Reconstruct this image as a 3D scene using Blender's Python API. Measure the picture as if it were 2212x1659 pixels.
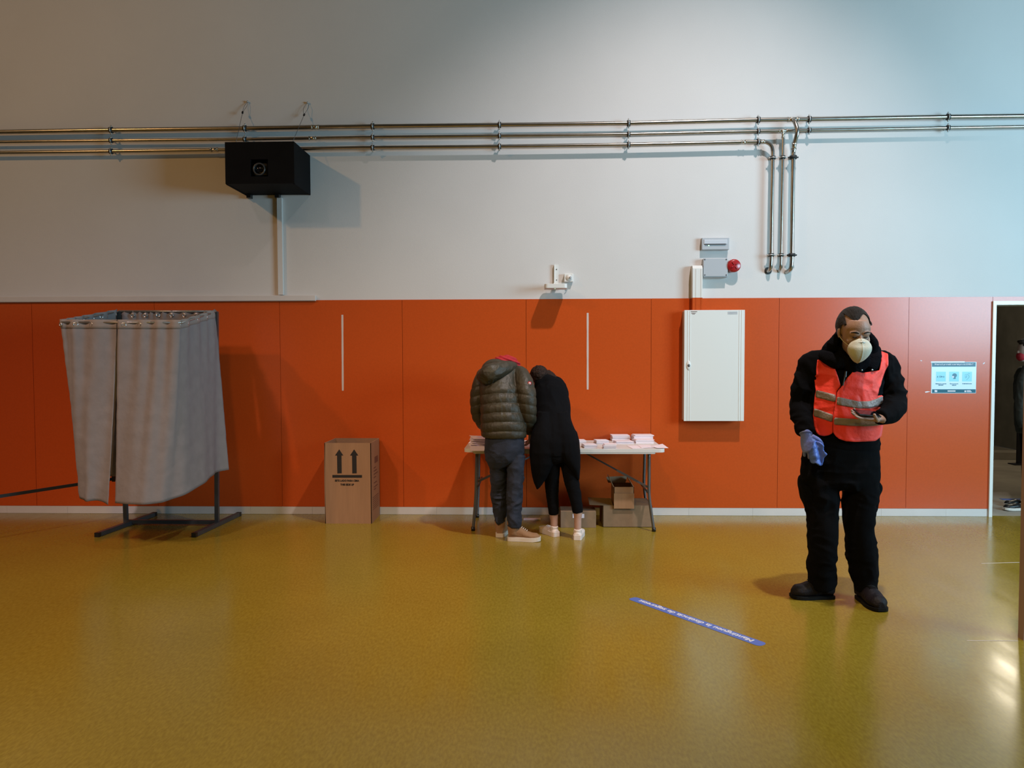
import bpy, bmesh, math, random
import numpy as np
from mathutils import Vector, Matrix, noise as mnoise
from mathutils.bvhtree import BVHTree
from mathutils.geometry import tessellate_polygon

for o in list(bpy.data.objects):
    bpy.data.objects.remove(o, do_unlink=True)
C = bpy.context.scene.collection
SC = bpy.context.scene
PI = math.pi
random.seed(7)

# ---------------------------------------------------------------- camera
IW, IH, FPX = 2212.0, 1659.0, 1662.0
CAM = Vector((0.0, -7.43, 1.56))
PITCH, YAW, ROLL = math.radians(2.22), math.radians(1.72), math.radians(0.16)
camd = bpy.data.cameras.new('camera'); camo = bpy.data.objects.new('camera', camd); C.objects.link(camo)
camd.sensor_width = 36.0; camd.lens = FPX / IW * 36.0; camd.clip_start = 0.05
ROT = Matrix.Rotation(YAW, 3, 'Z') @ Matrix.Rotation(PI / 2 - PITCH, 3, 'X') @ Matrix.Rotation(-ROLL, 3, 'Z')
camo.matrix_world = Matrix.Translation(CAM) @ ROT.to_4x4()
SC.camera = camo

# ---------------------------------------------------------------- light and exposure
SC.view_settings.view_transform = 'Standard'; SC.view_settings.look = 'None'
SC.view_settings.gamma = 1.0; SC.view_settings.use_curve_mapping = False
SC.view_settings.exposure = 0.0
w = bpy.data.worlds.new('world'); SC.world = w; w.use_nodes = True
w.node_tree.nodes['Background'].inputs[0].default_value = (0.55, 0.7, 1.0, 1)
w.node_tree.nodes['Background'].inputs[1].default_value = 0.02

def area(name, loc, tgt, sx, sy, power, col, spread=180, shape='RECTANGLE'):
    l = bpy.data.lights.new(name, 'AREA'); l.shape = shape; l.size = sx; l.size_y = sy
    l.energy = power; l.color = col; l.spread = math.radians(spread)
    o = bpy.data.objects.new(name, l); C.objects.link(o); o.location = loc
    o.rotation_euler = (Vector(tgt) - Vector(loc)).to_track_quat('-Z', 'Y').to_euler()
    return o
def spot(name, loc, tgt, power, col, ang, blend, rad):
    l = bpy.data.lights.new(name, 'SPOT'); l.energy = power; l.color = col
    l.spot_size = math.radians(ang); l.spot_blend = blend; l.shadow_soft_size = rad
    o = bpy.data.objects.new(name, l); C.objects.link(o); o.location = loc
    o.rotation_euler = (Vector(tgt) - Vector(loc)).to_track_quat('-Z', 'Y').to_euler()
    return o
spot('hall_or_fill_lamp', (2.3, -4.0, 7.9), (1.2, -0.6, 1.0), 1660, (1.0, 0.88, 0.855), 66, 1.0, 0.12)
spot('hall_or_fill_lamp', (-7.5, -6.0, 6.6), (-2.8, -0.3, 2.5), 500, (1.0, 0.55, 0.22), 82, 1.0, 0.15)
spot('hall_or_fill_lamp', (-1.3, -8.6, 7.4), (-0.9, -5.0, 0.0), 950, (1.0, 0.67, 0.12), 80, 1.0, 0.3)  # unseen fill lamp, aimed to brighten the near floor
spot('hall_or_fill_lamp', (-5.0, -8.6, 7.4), (-4.0, -5.0, 0.0), 1700, (1.0, 0.76, 0.78), 80, 1.0, 0.3)  # extra unseen lamp, added as fill to balance the light levels
area('daylight_window', (7.3, -5.2, 2.7), (3.0, -0.5, 2.4), 3.2, 2.2, 518, (0.473, 0.79, 1.0))
def point(name, loc, power, col, rad):
    l = bpy.data.lights.new(name, 'POINT'); l.energy = power; l.color = col; l.shadow_soft_size = rad
    o = bpy.data.objects.new(name, l); C.objects.link(o); o.location = loc; return o
point('corridor_lamp', (6.45, 3.0, 2.75), 54, (1.0, 0.88, 0.68), 0.2)

# ---------------------------------------------------------------- pixel <-> place helpers
def ray(px, py):
    return ROT @ Vector(((px - IW / 2) / FPX, -(py - IH / 2) / FPX, -1.0))
def PY(px, py, y=0.0):            # point on the vertical plane y
    r = ray(px, py); t = (y - CAM.y) / r.y
    return CAM + r * t
def PZ(px, py, z=0.0):            # point on the horizontal plane z
    r = ray(px, py); t = (z - CAM.z) / r.z
    return CAM + r * t
def PD(px, py, d):                # point at camera depth d
    return CAM + ray(px, py) * d
def scl(y, px=1106):              # pixels per metre at plane y
    r = ray(px, 765); return FPX / ((y - CAM.y) / r.y)

# ---------------------------------------------------------------- materials
def mat(name, col, rough=0.6, metal=0.0, spec=0.5, bump=0.0, bscale=40.0, var=0.0, vscale=3.0, coat=0.0, sheen=0.0, emit=None, estr=0, detail=4, stretch=(1, 1, 1)):
    m = bpy.data.materials.new(name); m.use_nodes = True
    nt = m.node_tree; b = nt.nodes['Principled BSDF']
    b.inputs['Base Color'].default_value = (*col, 1); b.inputs['Roughness'].default_value = rough
    b.inputs['Metallic'].default_value = metal; b.inputs['Specular IOR Level'].default_value = spec
    b.inputs['Coat Weight'].default_value = coat
    b.inputs['Sheen Weight'].default_value = sheen
    if emit: b.inputs['Emission Color'].default_value = (*emit, 1); b.inputs['Emission Strength'].default_value = estr
    if var or bump:
        tc = nt.nodes.new('ShaderNodeTexCoord'); mp = nt.nodes.new('ShaderNodeMapping')
        mp.inputs['Scale'].default_value = stretch
        nt.links.new(tc.outputs['Object'], mp.inputs['Vector'])
    if var:
        n = nt.nodes.new('ShaderNodeTexNoise'); n.inputs['Scale'].default_value = vscale; n.inputs['Detail'].default_value = detail
        nt.links.new(mp.outputs[0], n.inputs['Vector'])
        r = nt.nodes.new('ShaderNodeValToRGB')
        r.color_ramp.elements[0].position = 0.3; r.color_ramp.elements[1].position = 0.7
        r.color_ramp.elements[0].color = tuple(max(0, c * (1 - var)) for c in col) + (1,)
        r.color_ramp.elements[1].color = tuple(min(1, c * (1 + var)) for c in col) + (1,)
        nt.links.new(n.outputs['Fac'], r.inputs[0]); nt.links.new(r.outputs[0], b.inputs['Base Color'])
    if bump:
        n2 = nt.nodes.new('ShaderNodeTexNoise'); n2.inputs['Scale'].default_value = bscale; n2.inputs['Detail'].default_value = 3
        nt.links.new(mp.outputs[0], n2.inputs['Vector'])
        bp = nt.nodes.new('ShaderNodeBump'); bp.inputs['Strength'].default_value = bump; bp.inputs['Distance'].default_value = 0.01
        nt.links.new(n2.outputs['Fac'], bp.inputs['Height']); nt.links.new(bp.outputs[0], b.inputs['Normal'])
    return m

M = {}
M['plaster'] = mat('painted_plaster', (0.62, 0.60, 0.575), 0.75, var=0.025, vscale=1.3, bump=0.08, bscale=120)
M['orange'] = mat('orange_laminate', (0.53, 0.077, 0.011), 0.27, spec=0.5, var=0.04, vscale=60, bump=0.03, bscale=300)
M['gap'] = mat('panel_gap', (0.12, 0.02, 0.005), 0.8)
M['skirt'] = mat('white_skirting', (0.62, 0.58, 0.55), 0.4, var=0.03, vscale=5)
M['whitepl'] = mat('white_plastic', (0.72, 0.71, 0.67), 0.35)
M['whitemetal'] = mat('white_enamel', (0.74, 0.74, 0.70), 0.3)
M['cabside'] = mat('cream_enamel', (0.60, 0.56, 0.46), 0.4)
M['greypl'] = mat('grey_plastic', (0.42, 0.44, 0.46), 0.45)
M['steel'] = mat('stainless_steel', (0.42, 0.40, 0.36), 0.28, metal=1.0, var=0.1, vscale=9)
M['weld'] = mat('bright_fitting', (0.6, 0.58, 0.52), 0.22, metal=1.0, bump=0.5, bscale=90)
M['clamp'] = mat('black_rubber', (0.02, 0.022, 0.022), 0.6)
M['zinc'] = mat('zinc', (0.55, 0.56, 0.55), 0.4, metal=0.8)
M['blackbox'] = mat('black_painted_board', (0.0040, 0.0040, 0.0045), 0.75, spec=0.12, var=0.2, vscale=7)
M['dgrey'] = mat('dark_grey_plastic', (0.045, 0.045, 0.045), 0.3)
M['black'] = mat('black_plastic', (0.010, 0.010, 0.010), 0.35)
M['glassdk'] = mat('dark_glass', (0.004, 0.004, 0.006), 0.05, spec=0.8)
M['red'] = mat('red_plastic', (0.36, 0.012, 0.015), 0.3, coat=0.3)
M['led'] = mat('green_led', (0.5, 0.9, 0.6), 0.4, emit=(0.5, 1, 0.6), estr=1.5)
M['tape'] = mat('pale_tape', (0.62, 0.50, 0.44), 0.5)
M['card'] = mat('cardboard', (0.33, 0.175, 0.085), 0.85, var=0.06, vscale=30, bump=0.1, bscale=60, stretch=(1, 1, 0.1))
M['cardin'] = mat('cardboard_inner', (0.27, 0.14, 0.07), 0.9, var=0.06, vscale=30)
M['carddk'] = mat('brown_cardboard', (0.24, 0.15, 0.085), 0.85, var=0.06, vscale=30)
M['ink'] = mat('black_ink', (0.012, 0.008, 0.006), 0.7)
M['inkbr'] = mat('faded_ink', (0.16, 0.07, 0.04), 0.8)
M['booth'] = mat('booth_steel', (0.10, 0.105, 0.11), 0.4, metal=0.6, var=0.1, vscale=10)
M['rail'] = mat('curtain_rail', (0.35, 0.33, 0.31), 0.35, metal=0.8)
M['tabletop'] = mat('white_table_plastic', (0.66, 0.63, 0.60), 0.45, bump=0.1, bscale=200)
M['tableleg'] = mat('grey_powder_coat', (0.13, 0.125, 0.125), 0.35, metal=0.5)
M['paper'] = mat('white_paper', (0.80, 0.70, 0.74), 0.8)
M['skin'] = mat('skin', (0.40, 0.235, 0.17), 0.5, var=0.12, vscale=25, bump=0.15, bscale=120)
M['skin2'] = mat('pale_skin', (0.46, 0.27, 0.21), 0.5, var=0.06, vscale=25)
M['hairgrey'] = mat('grey_brown_hair', (0.030, 0.024, 0.020), 0.6, spec=0.2, var=0.5, vscale=60, bump=0.8, bscale=150, stretch=(4, 1, 1))
M['hairbr'] = mat('dark_brown_hair', (0.022, 0.010, 0.006), 0.6, spec=0.2, var=0.5, vscale=50, bump=0.8, bscale=120)
M['blackcloth'] = mat('black_cloth', (0.0035, 0.0035, 0.0045), 0.95, spec=0.08, bump=0.2, bscale=200)
M['blackjersey'] = mat('black_jersey', (0.004, 0.004, 0.005), 0.95, spec=0.1, bump=0.2, bscale=200)
M['fleece'] = mat('black_fleece', (0.006, 0.006, 0.008), 1.0, spec=0.05, bump=0.8, bscale=160)
M['boot'] = mat('black_leather', (0.008, 0.006, 0.009), 0.6, spec=0.25, bump=0.3, bscale=80)
M['sole'] = mat('black_rubber_sole', (0.005, 0.005, 0.005), 0.8, spec=0.2)
M['vest'] = mat('fluorescent_vest', (1.0, 0.042, 0.018), 0.6, bump=0.25, bscale=60, sheen=0.2, emit=(1.0, 0.045, 0.02), estr=0.0)
M['band'] = mat('reflective_band', (0.26, 0.21, 0.19), 0.45, bump=0.3, bscale=100)
M['mask'] = mat('mask_fabric', (0.66, 0.64, 0.53), 0.85, bump=0.15, bscale=150)
M['nitrile'] = mat('blue_nitrile', (0.17, 0.21, 0.52), 0.4, var=0.12, vscale=20, bump=0.25, bscale=50)
M['nitrile2'] = mat('bright_blue_nitrile', (0.085, 0.16, 0.53), 0.45, var=0.15, vscale=25, bump=0.4, bscale=50)
M['puffer'] = mat('olive_nylon', (0.040, 0.032, 0.018), 0.5, spec=0.4, var=0.12, vscale=12, bump=0.35, bscale=35)
M['redcloth'] = mat('red_cloth', (0.42, 0.010, 0.018), 0.8, bump=0.3, bscale=60)
M['jeans'] = mat('dark_denim', (0.014, 0.019, 0.036), 0.85, var=0.45, vscale=9, bump=0.3, bscale=160)
M['tan'] = mat('tan_suede', (0.27, 0.145, 0.07), 0.8, bump=0.2, bscale=60)
M['whiteshoe'] = mat('white_leather', (0.72, 0.62, 0.57), 0.5, bump=0.1, bscale=60)
M['whitesole'] = mat('off_white_rubber', (0.66, 0.58, 0.50), 0.6)
M['patchw'] = mat('patch_white', (0.7, 0.5, 0.5), 0.7)
M['bluetape'] = mat('blue_floor_tape', (0.075, 0.15, 0.50), 0.4)
M['tapetext'] = mat('white_print', (0.75, 0.72, 0.78), 0.5)
M['pwhite'] = mat('poster_paper', (0.62, 0.78, 0.86), 0.25)
M['pteal'] = mat('poster_teal', (0.02, 0.12, 0.17), 0.2)
M['pcyan'] = mat('poster_cyan', (0.28, 0.66, 0.76), 0.25)
M['pdark'] = mat('poster_dark', (0.03, 0.15, 0.22), 0.3)
M['clear'] = mat('clear_tape', (0.8, 0.78, 0.8), 0.12)
M['concrete'] = mat('concrete', (0.20, 0.185, 0.15), 0.85, var=0.25, vscale=2.2, bump=0.2, bscale=30)
M['concfloor'] = mat('concrete_floor', (0.30, 0.26, 0.20), 0.8, var=0.2, vscale=2.0, bump=0.2, bscale=30)
M['railblk'] = mat('dark_metal_post', (0.03, 0.03, 0.035), 0.5, metal=0.4)
M['door'] = mat('pinkish_partition', (0.40, 0.26, 0.22), 0.5)
M['ceil'] = mat('ceiling_paint', (0.16, 0.13, 0.09), 0.9)
M['hall'] = mat('hall_wall_paint', (0.26, 0.22, 0.17), 0.8)

# curtain fabric: translucent grey cotton
def curtain_mat():
    m = mat('grey_curtain_cotton', (0.245, 0.222, 0.222), 0.9, spec=0.1, var=0.05, vscale=14, bump=0.35, bscale=18)
    return m
M['curtain'] = curtain_mat()

# floor: marbled linoleum
def floor_mat():
    m = bpy.data.materials.new('olive_linoleum'); m.use_nodes = True; nt = m.node_tree; b = nt.nodes['Principled BSDF']
    tc = nt.nodes.new('ShaderNodeTexCoord'); L = nt.links.new
    def nz(scale, sc=(1, 1, 1), det=4, rot=0):
        mp = nt.nodes.new('ShaderNodeMapping'); mp.inputs['Scale'].default_value = sc; mp.inputs['Rotation'].default_value = (0, 0, rot)
        n = nt.nodes.new('ShaderNodeTexNoise'); n.inputs['Scale'].default_value = scale; n.inputs['Detail'].default_value = det
        L(tc.outputs['Object'], mp.inputs[0]); L(mp.outputs[0], n.inputs['Vector']); return n
    def ramp(n, p0, c0, p1, c1):
        r = nt.nodes.new('ShaderNodeValToRGB'); e = r.color_ramp.elements
        e[0].position = p0; e[0].color = (*c0, 1); e[1].position = p1; e[1].color = (*c1, 1); L(n.outputs['Fac'], r.inputs[0]); return r
    def mix(a, b_, f, typ='MIX'):
        x = nt.nodes.new('ShaderNodeMix'); x.data_type = 'RGBA'; x.blend_type = typ
        if isinstance(f, float): x.inputs[0].default_value = f
        else: L(f, x.inputs[0])
        L(a, x.inputs[6]); L(b_, x.inputs[7]); return x.outputs[2]
    n1 = nz(85, (1.0, 0.35, 1), 5, 0.1); r1 = ramp(n1, 0.32, (0.225, 0.152, 0.014), 0.68, (0.290, 0.208, 0.024))
    n2 = nz(1.1, (1, 1, 1), 3); r2 = ramp(n2, 0.35, (0.93, 0.93, 0.93), 0.68, (1.04, 1.04, 1.04))
    n3 = nz(260, (1, 0.3, 1), 2); r3 = ramp(n3, 0.64, (0, 0, 0), 0.74, (1, 1, 1))
    n4 = nz(220, (1, 0.3, 1), 2, 0.5); r4 = ramp(n4, 0.66, (0, 0, 0), 0.74, (1, 1, 1))
    c = mix(r1.outputs[0], r2.outputs[0], 1.0, 'MULTIPLY')
    lt = nt.nodes.new('ShaderNodeRGB'); lt.outputs[0].default_value = (0.40, 0.29, 0.09, 1)
    dk = nt.nodes.new('ShaderNodeRGB'); dk.outputs[0].default_value = (0.12, 0.085, 0.012, 1)
    sc3 = nt.nodes.new('ShaderNodeMath'); sc3.operation = 'MULTIPLY'; sc3.inputs[1].default_value = 0.4; L(r3.outputs[0], sc3.inputs[0])
    sc4 = nt.nodes.new('ShaderNodeMath'); sc4.operation = 'MULTIPLY'; sc4.inputs[1].default_value = 0.35; L(r4.outputs[0], sc4.inputs[0])
    c = mix(c, lt.outputs[0], sc3.outputs[0]); c = mix(c, dk.outputs[0], sc4.outputs[0])
    L(c, b.inputs['Base Color'])
    n5 = nz(9, (1, 0.15, 1), 4, 0.3); r5 = ramp(n5, 0.3, (0.17, 0.17, 0.17), 0.75, (0.27, 0.27, 0.27)); L(r5.outputs[0], b.inputs['Roughness'])
    b.inputs['Specular IOR Level'].default_value = 0.45
    n6 = nz(140, (1, 0.4, 1), 2); bp = nt.nodes.new('ShaderNodeBump'); bp.inputs['Strength'].default_value = 0.05; bp.inputs['Distance'].default_value = 0.002
    L(n6.outputs['Fac'], bp.inputs['Height']); L(bp.outputs[0], b.inputs['Normal'])
    return m
M['floor'] = floor_mat()

# ---------------------------------------------------------------- object helpers
def link(name, me, m, parent=None, smooth=False):
    if m is not None:
        me.materials.clear(); me.materials.append(m)
    o = bpy.data.objects.new(name, me); C.objects.link(o)
    if smooth:
        me.polygons.foreach_set('use_smooth', [True] * len(me.polygons))
    if parent is not None:
        o.parent = parent; o.matrix_parent_inverse = parent.matrix_world.inverted() if parent.type == 'EMPTY' and False else Matrix.Identity(4)
    return o
ORG = {}
def thing(name, label, cat, loc, group=None):
    o = bpy.data.objects.new(name, None); C.objects.link(o); o.location = loc
    o.empty_display_size = 0.1
    o['label'] = label; o['category'] = cat
    if group: o['group'] = group
    ORG[o.name] = Vector(loc)
    return o
def origin(parent):
    v = Vector((0, 0, 0)); p = parent
    while p is not None:
        v += Vector(p.location); p = p.parent
    return v
def put(name, bm_or_me, m, parent=None, smooth=False, label=None, bevel=0.0):
    """geometry is given in world space; it is stored relative to its parent's origin"""
    if isinstance(bm_or_me, bmesh.types.BMesh):
        me = bpy.data.meshes.new(name); bmesh.ops.recalc_face_normals(bm_or_me, faces=bm_or_me.faces); bm_or_me.to_mesh(me); bm_or_me.free()
    else: me = bm_or_me
    if parent is not None:
        me.transform(Matrix.Translation(-origin(parent)))
    o = link(name, me, m, parent, smooth)
    if parent is None:
        # own origin at the base centre of the mesh
        co = np.zeros(len(me.vertices) * 3); me.vertices.foreach_get('co', co); co = co.reshape(-1, 3)
        c = Vector(((co[:, 0].min() + co[:, 0].max()) / 2, (co[:, 1].min() + co[:, 1].max()) / 2, co[:, 2].min()))
        me.transform(Matrix.Translation(-c)); o.location = c
    if label: o['label'] = label
    if bevel:
        md = o.modifiers.new('bevel', 'BEVEL'); md.width = bevel; md.segments = 2; md.limit_method = 'ANGLE'
    return o
def tag(o, label, cat, group=None, kind=None):
    o['label'] = label; o['category'] = cat
    if group: o['group'] = group
    if kind: o['kind'] = kind
    return o
def struct(name, bm, m, label=None):
    me = bpy.data.meshes.new(name); bmesh.ops.recalc_face_normals(bm, faces=bm.faces); bm.to_mesh(me); bm.free()
    o = link(name, me, m); o['kind'] = 'structure'
    if label: o['label'] = label
    return o
def B(): return bmesh.new()
def box(bm, x0, x1, y0, y1, z0, z1, mtx=None):
    vs = [bm.verts.new(Vector(p)) for p in ((x0, y0, z0), (x1, y0, z0), (x1, y1, z0), (x0, y1, z0), (x0, y0, z1), (x1, y0, z1), (x1, y1, z1), (x0, y1, z1))]
    if mtx:
        for v in vs: v.co = mtx @ v.co
    for f in ((0, 3, 2, 1), (4, 5, 6, 7), (0, 1, 5, 4), (1, 2, 6, 5), (2, 3, 7, 6), (3, 0, 4, 7)):
        bm.faces.new([vs[i] for i in f])
    return vs
def hexa(bm, pts):
    vs = [bm.verts.new(Vector(p)) for p in pts]
    for f in ((0, 3, 2, 1), (4, 5, 6, 7), (0, 1, 5, 4), (1, 2, 6, 5), (2, 3, 7, 6), (3, 0, 4, 7)):
        bm.faces.new([vs[i] for i in f])
def bar(bm, a, b, wx, wz, up=Vector((0, 0, 1))):
    a = Vector(a); b = Vector(b); t = (b - a).normalized(); s = t.cross(up)
    if s.length < 1e-4: s = Vector((1, 0, 0))
    s.normalize(); u = s.cross(t).normalized(); s = s * wx / 2; u = u * wz / 2
    hexa(bm, [a - s - u, a + s - u, b + s - u, b - s - u, a - s + u, a + s + u, b + s + u, b - s + u])
def crom(pts, k):
    """Catmull-Rom through arrays"""
    P = np.array(pts, float); n = len(P)
    if n < 3 or k <= 1: return P
    out = []
    for i in range(n - 1):
        p0 = P[max(i - 1, 0)]; p1 = P[i]; p2 = P[i + 1]; p3 = P[min(i + 2, n - 1)]
        for j in range(k):
            t = j / k
            out.append(0.5 * ((2 * p1) + (-p0 + p2) * t + (2 * p0 - 5 * p1 + 4 * p2 - p3) * t * t + (-p0 + 3 * p1 - 3 * p2 + p3) * t ** 3))
    out.append(P[-1]); return np.array(out)
def tube(bm, pts, r, n=12, k=4, caps=True, rb=None):
    """round tube through points; r number or list"""
    rr = r if isinstance(r, (list, tuple)) else [r] * len(pts)
    arr = crom([list(p) + [q] for p, q in zip(pts, rr)], k) if len(pts) > 2 else np.array([list(p) + [q] for p, q in zip(pts, rr)], float)
    rings = []; m = len(arr); prev = None
    for i in range(m):
        t = Vector(arr[min(i + 1, m - 1)][:3] - arr[max(i - 1, 0)][:3]).normalized()
        if prev is None:
            a = t.cross(Vector((0, 1, 0)))
            if a.length < 0.2: a = t.cross(Vector((0, 0, 1)))
        else: a = prev - t * prev.dot(t)
        a.normalize(); prev = a; b = t.cross(a)
        c = Vector(arr[i][:3]); q = arr[i][3]
        rings.append([bm.verts.new(c + (a * math.cos(2 * PI * j / n) + b * math.sin(2 * PI * j / n)) * q) for j in range(n)])
    skin(bm, rings, caps)
def skin(bm, rings, caps=True):
    n = len(rings[0])
    for r0, r1 in zip(rings, rings[1:]):
        for j in range(n): bm.faces.new((r0[j], r0[(j + 1) % n], r1[(j + 1) % n], r1[j]))
    if caps:
        bm.faces.new(rings[0][::-1]); bm.faces.new(rings[-1])
def loft(bm, pts, n=24, k=5, ref=Vector((0, 1, 0)), sq=2.0):
    """pts: (Vector centre, ra sideways, rb towards ref). Elliptic body loft with rounded ends"""
    arr = crom([list(p[0]) + [p[1], p[2]] for p in pts], k)
    m = len(arr); rings = []
    for i in range(m):
        t = Vector(arr[min(i + 1, m - 1)][:3] - arr[max(i - 1, 0)][:3])
        if t.length < 1e-6: t = Vector((0, 0, 1))
        t.normalize()
        a = t.cross(ref)
        if a.length < 0.15: a = t.cross(Vector((0, 0, 1)))
        a.normalize(); b = a.cross(t).normalized(); c = Vector(arr[i][:3]); ra = max(arr[i][3], 1e-3); rb = max(arr[i][4], 1e-3)
        ring = []
        for j in range(n):
            th = 2 * PI * j / n; cc, ss = math.cos(th), math.sin(th)
            cx = math.copysign(abs(cc) ** (2 / sq), cc); sy = math.copysign(abs(ss) ** (2 / sq), ss)
            ring.append(bm.verts.new(c + a * cx * ra + b * sy * rb))
        rings.append(ring)
    skin(bm, rings)
def ball(bm, c, rx, ry=None, rz=None, rot=None, u=20, v=14):
    ry = rx if ry is None else ry; rz = rx if rz is None else rz
    mt = Matrix.Translation(Vector(c)) @ (rot.to_4x4() if rot else Matrix.Identity(4)) @ Matrix.Diagonal((rx, ry, rz, 1))
    bmesh.ops.create_uvsphere(bm, u_segments=u, v_segments=v, radius=1, matrix=mt)
def cyl(bm, a, b, r, n=24, r2=None):
    tube(bm, [a, b], [r, r if r2 is None else r2], n=n)
def torus(bm, c, axis, R, r, n=24, m=8):
    axis = Vector(axis).normalized(); a = axis.cross(Vector((0.3, 0.1, 1))).normalized(); b = axis.cross(a); rings = []
    for i in range(n):
        th = 2 * PI * i / n; d = a * math.cos(th) + b * math.sin(th)
        rings.append([bm.verts.new(Vector(c) + d * (R + r * math.cos(2 * PI * j / m)) + axis * r * math.sin(2 * PI * j / m)) for j in range(m)])
    rings.append(rings[0])
    for r0, r1 in zip(rings, rings[1:]):
        for j in range(m): bm.faces.new((r0[j], r0[(j + 1) % m], r1[(j + 1) % m], r1[j]))
def prism(bm, poly, axis_fn, d0, d1):
    """poly list of (u,v); axis_fn(u,v,d)->Vector"""
    tris = tessellate_polygon([[Vector((u, v, 0)) for u, v in poly]])
    A = [bm.verts.new(axis_fn(u, v, d0)) for u, v in poly]; Bv = [bm.verts.new(axis_fn(u, v, d1)) for u, v in poly]
    n = len(poly)
    for t in tris:
        bm.faces.new([A[i] for i in t]); bm.faces.new([Bv[i] for i in t][::-1])
    for i in range(n): bm.faces.new((A[i], A[(i + 1) % n], Bv[(i + 1) % n], Bv[i]))

# vectorised value noise
def vnoise(p, seed=0):
    p = p + 1000.0; i = np.floor(p).astype(np.int64); f = p - i; f = f * f * (3 - 2 * f)
    def h(x, y, z):
        n = (x * 73856093) ^ (y * 19349663) ^ (z * 83492791) ^ (seed * 2654435)
        n = (n ^ (n >> 13)) * 1274126177 & 0x7fffffff
        return ((n ^ (n >> 16)) & 0xffff) / 65535.0
    r = 0
    for dx in (0, 1):
        for dy in (0, 1):
            for dz in (0, 1):
                r = r + h(i[:, 0] + dx, i[:, 1] + dy, i[:, 2] + dz) * (f[:, 0] if dx else 1 - f[:, 0]) * (f[:, 1] if dy else 1 - f[:, 1]) * (f[:, 2] if dz else 1 - f[:, 2])
    return r * 2 - 1
def folds(co, amp, sc=(9, 9, 5), seed=1):
    q = co * np.array(sc); wob = np.stack([vnoise(q * 0.6, seed + 5), vnoise(q * 0.6, seed + 6), vnoise(q * 0.6, seed + 7)], 1)
    n = vnoise(q + wob * 0.8, seed); n2 = vnoise(q * 2.3 + wob, seed + 1)
    return amp * ((1 - 2 * np.abs(n)) * 0.7 + 0.3 * (1 - 2 * np.abs(n2)))

def remesh(bm, voxel=0.006, smooth=6, disp=None, clipz=None):
    """union of the overlapping closed lofts in bm -> one continuous mesh"""
    me = bpy.data.meshes.new('tmp'); bmesh.ops.triangulate(bm, faces=bm.faces); bmesh.ops.recalc_face_normals(bm, faces=bm.faces); bm.to_mesh(me); bm.free()
    o = bpy.data.objects.new('tmp', me); C.objects.link(o)
    md = o.modifiers.new('r', 'REMESH'); md.mode = 'VOXEL'; md.voxel_size = voxel
    if smooth:
        ms = o.modifiers.new('s', 'SMOOTH'); ms.factor = 0.5; ms.iterations = smooth
    bpy.context.view_layer.update()
    dg = bpy.context.evaluated_depsgraph_get()
    out = bpy.data.meshes.new_from_object(o.evaluated_get(dg))
    bpy.data.objects.remove(o, do_unlink=True); bpy.data.meshes.remove(me)
    if disp is not None or clipz is not None:
        n = len(out.vertices); co = np.zeros(n * 3); out.vertices.foreach_get('co', co); co = co.reshape(-1, 3)
        no = np.zeros(n * 3); out.vertices.foreach_get('normal', no); no = no.reshape(-1, 3)
        if disp is not None: co = co + no * disp(co, no)[:, None]
        if clipz is not None: co[:, 2] = np.maximum(co[:, 2], clipz)
        out.vertices.foreach_set('co', co.ravel()); out.update()
    return out
def bvh_of(me):
    return BVHTree.FromPolygons([v.co.copy() for v in me.vertices], [tuple(p.vertices) for p in me.polygons])

def limb(bm, pts, yb, s=1.0, n=24, k=5, sq=2.0, add=0.0):
    """pts: (px, py, dy, r_px[, ratio]) -> loft on depth plane yb+dy"""
    L = []
    for p in pts:
        px, py, dy, r = p[:4]; ratio = p[4] if len(p) > 4 else 1.0
        y = yb + dy; rm = r / scl(y, px) * s + add
        L.append((PY(px, py, y), rm, rm * ratio))
    loft(bm, L, n=n, k=k, sq=sq)

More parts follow.
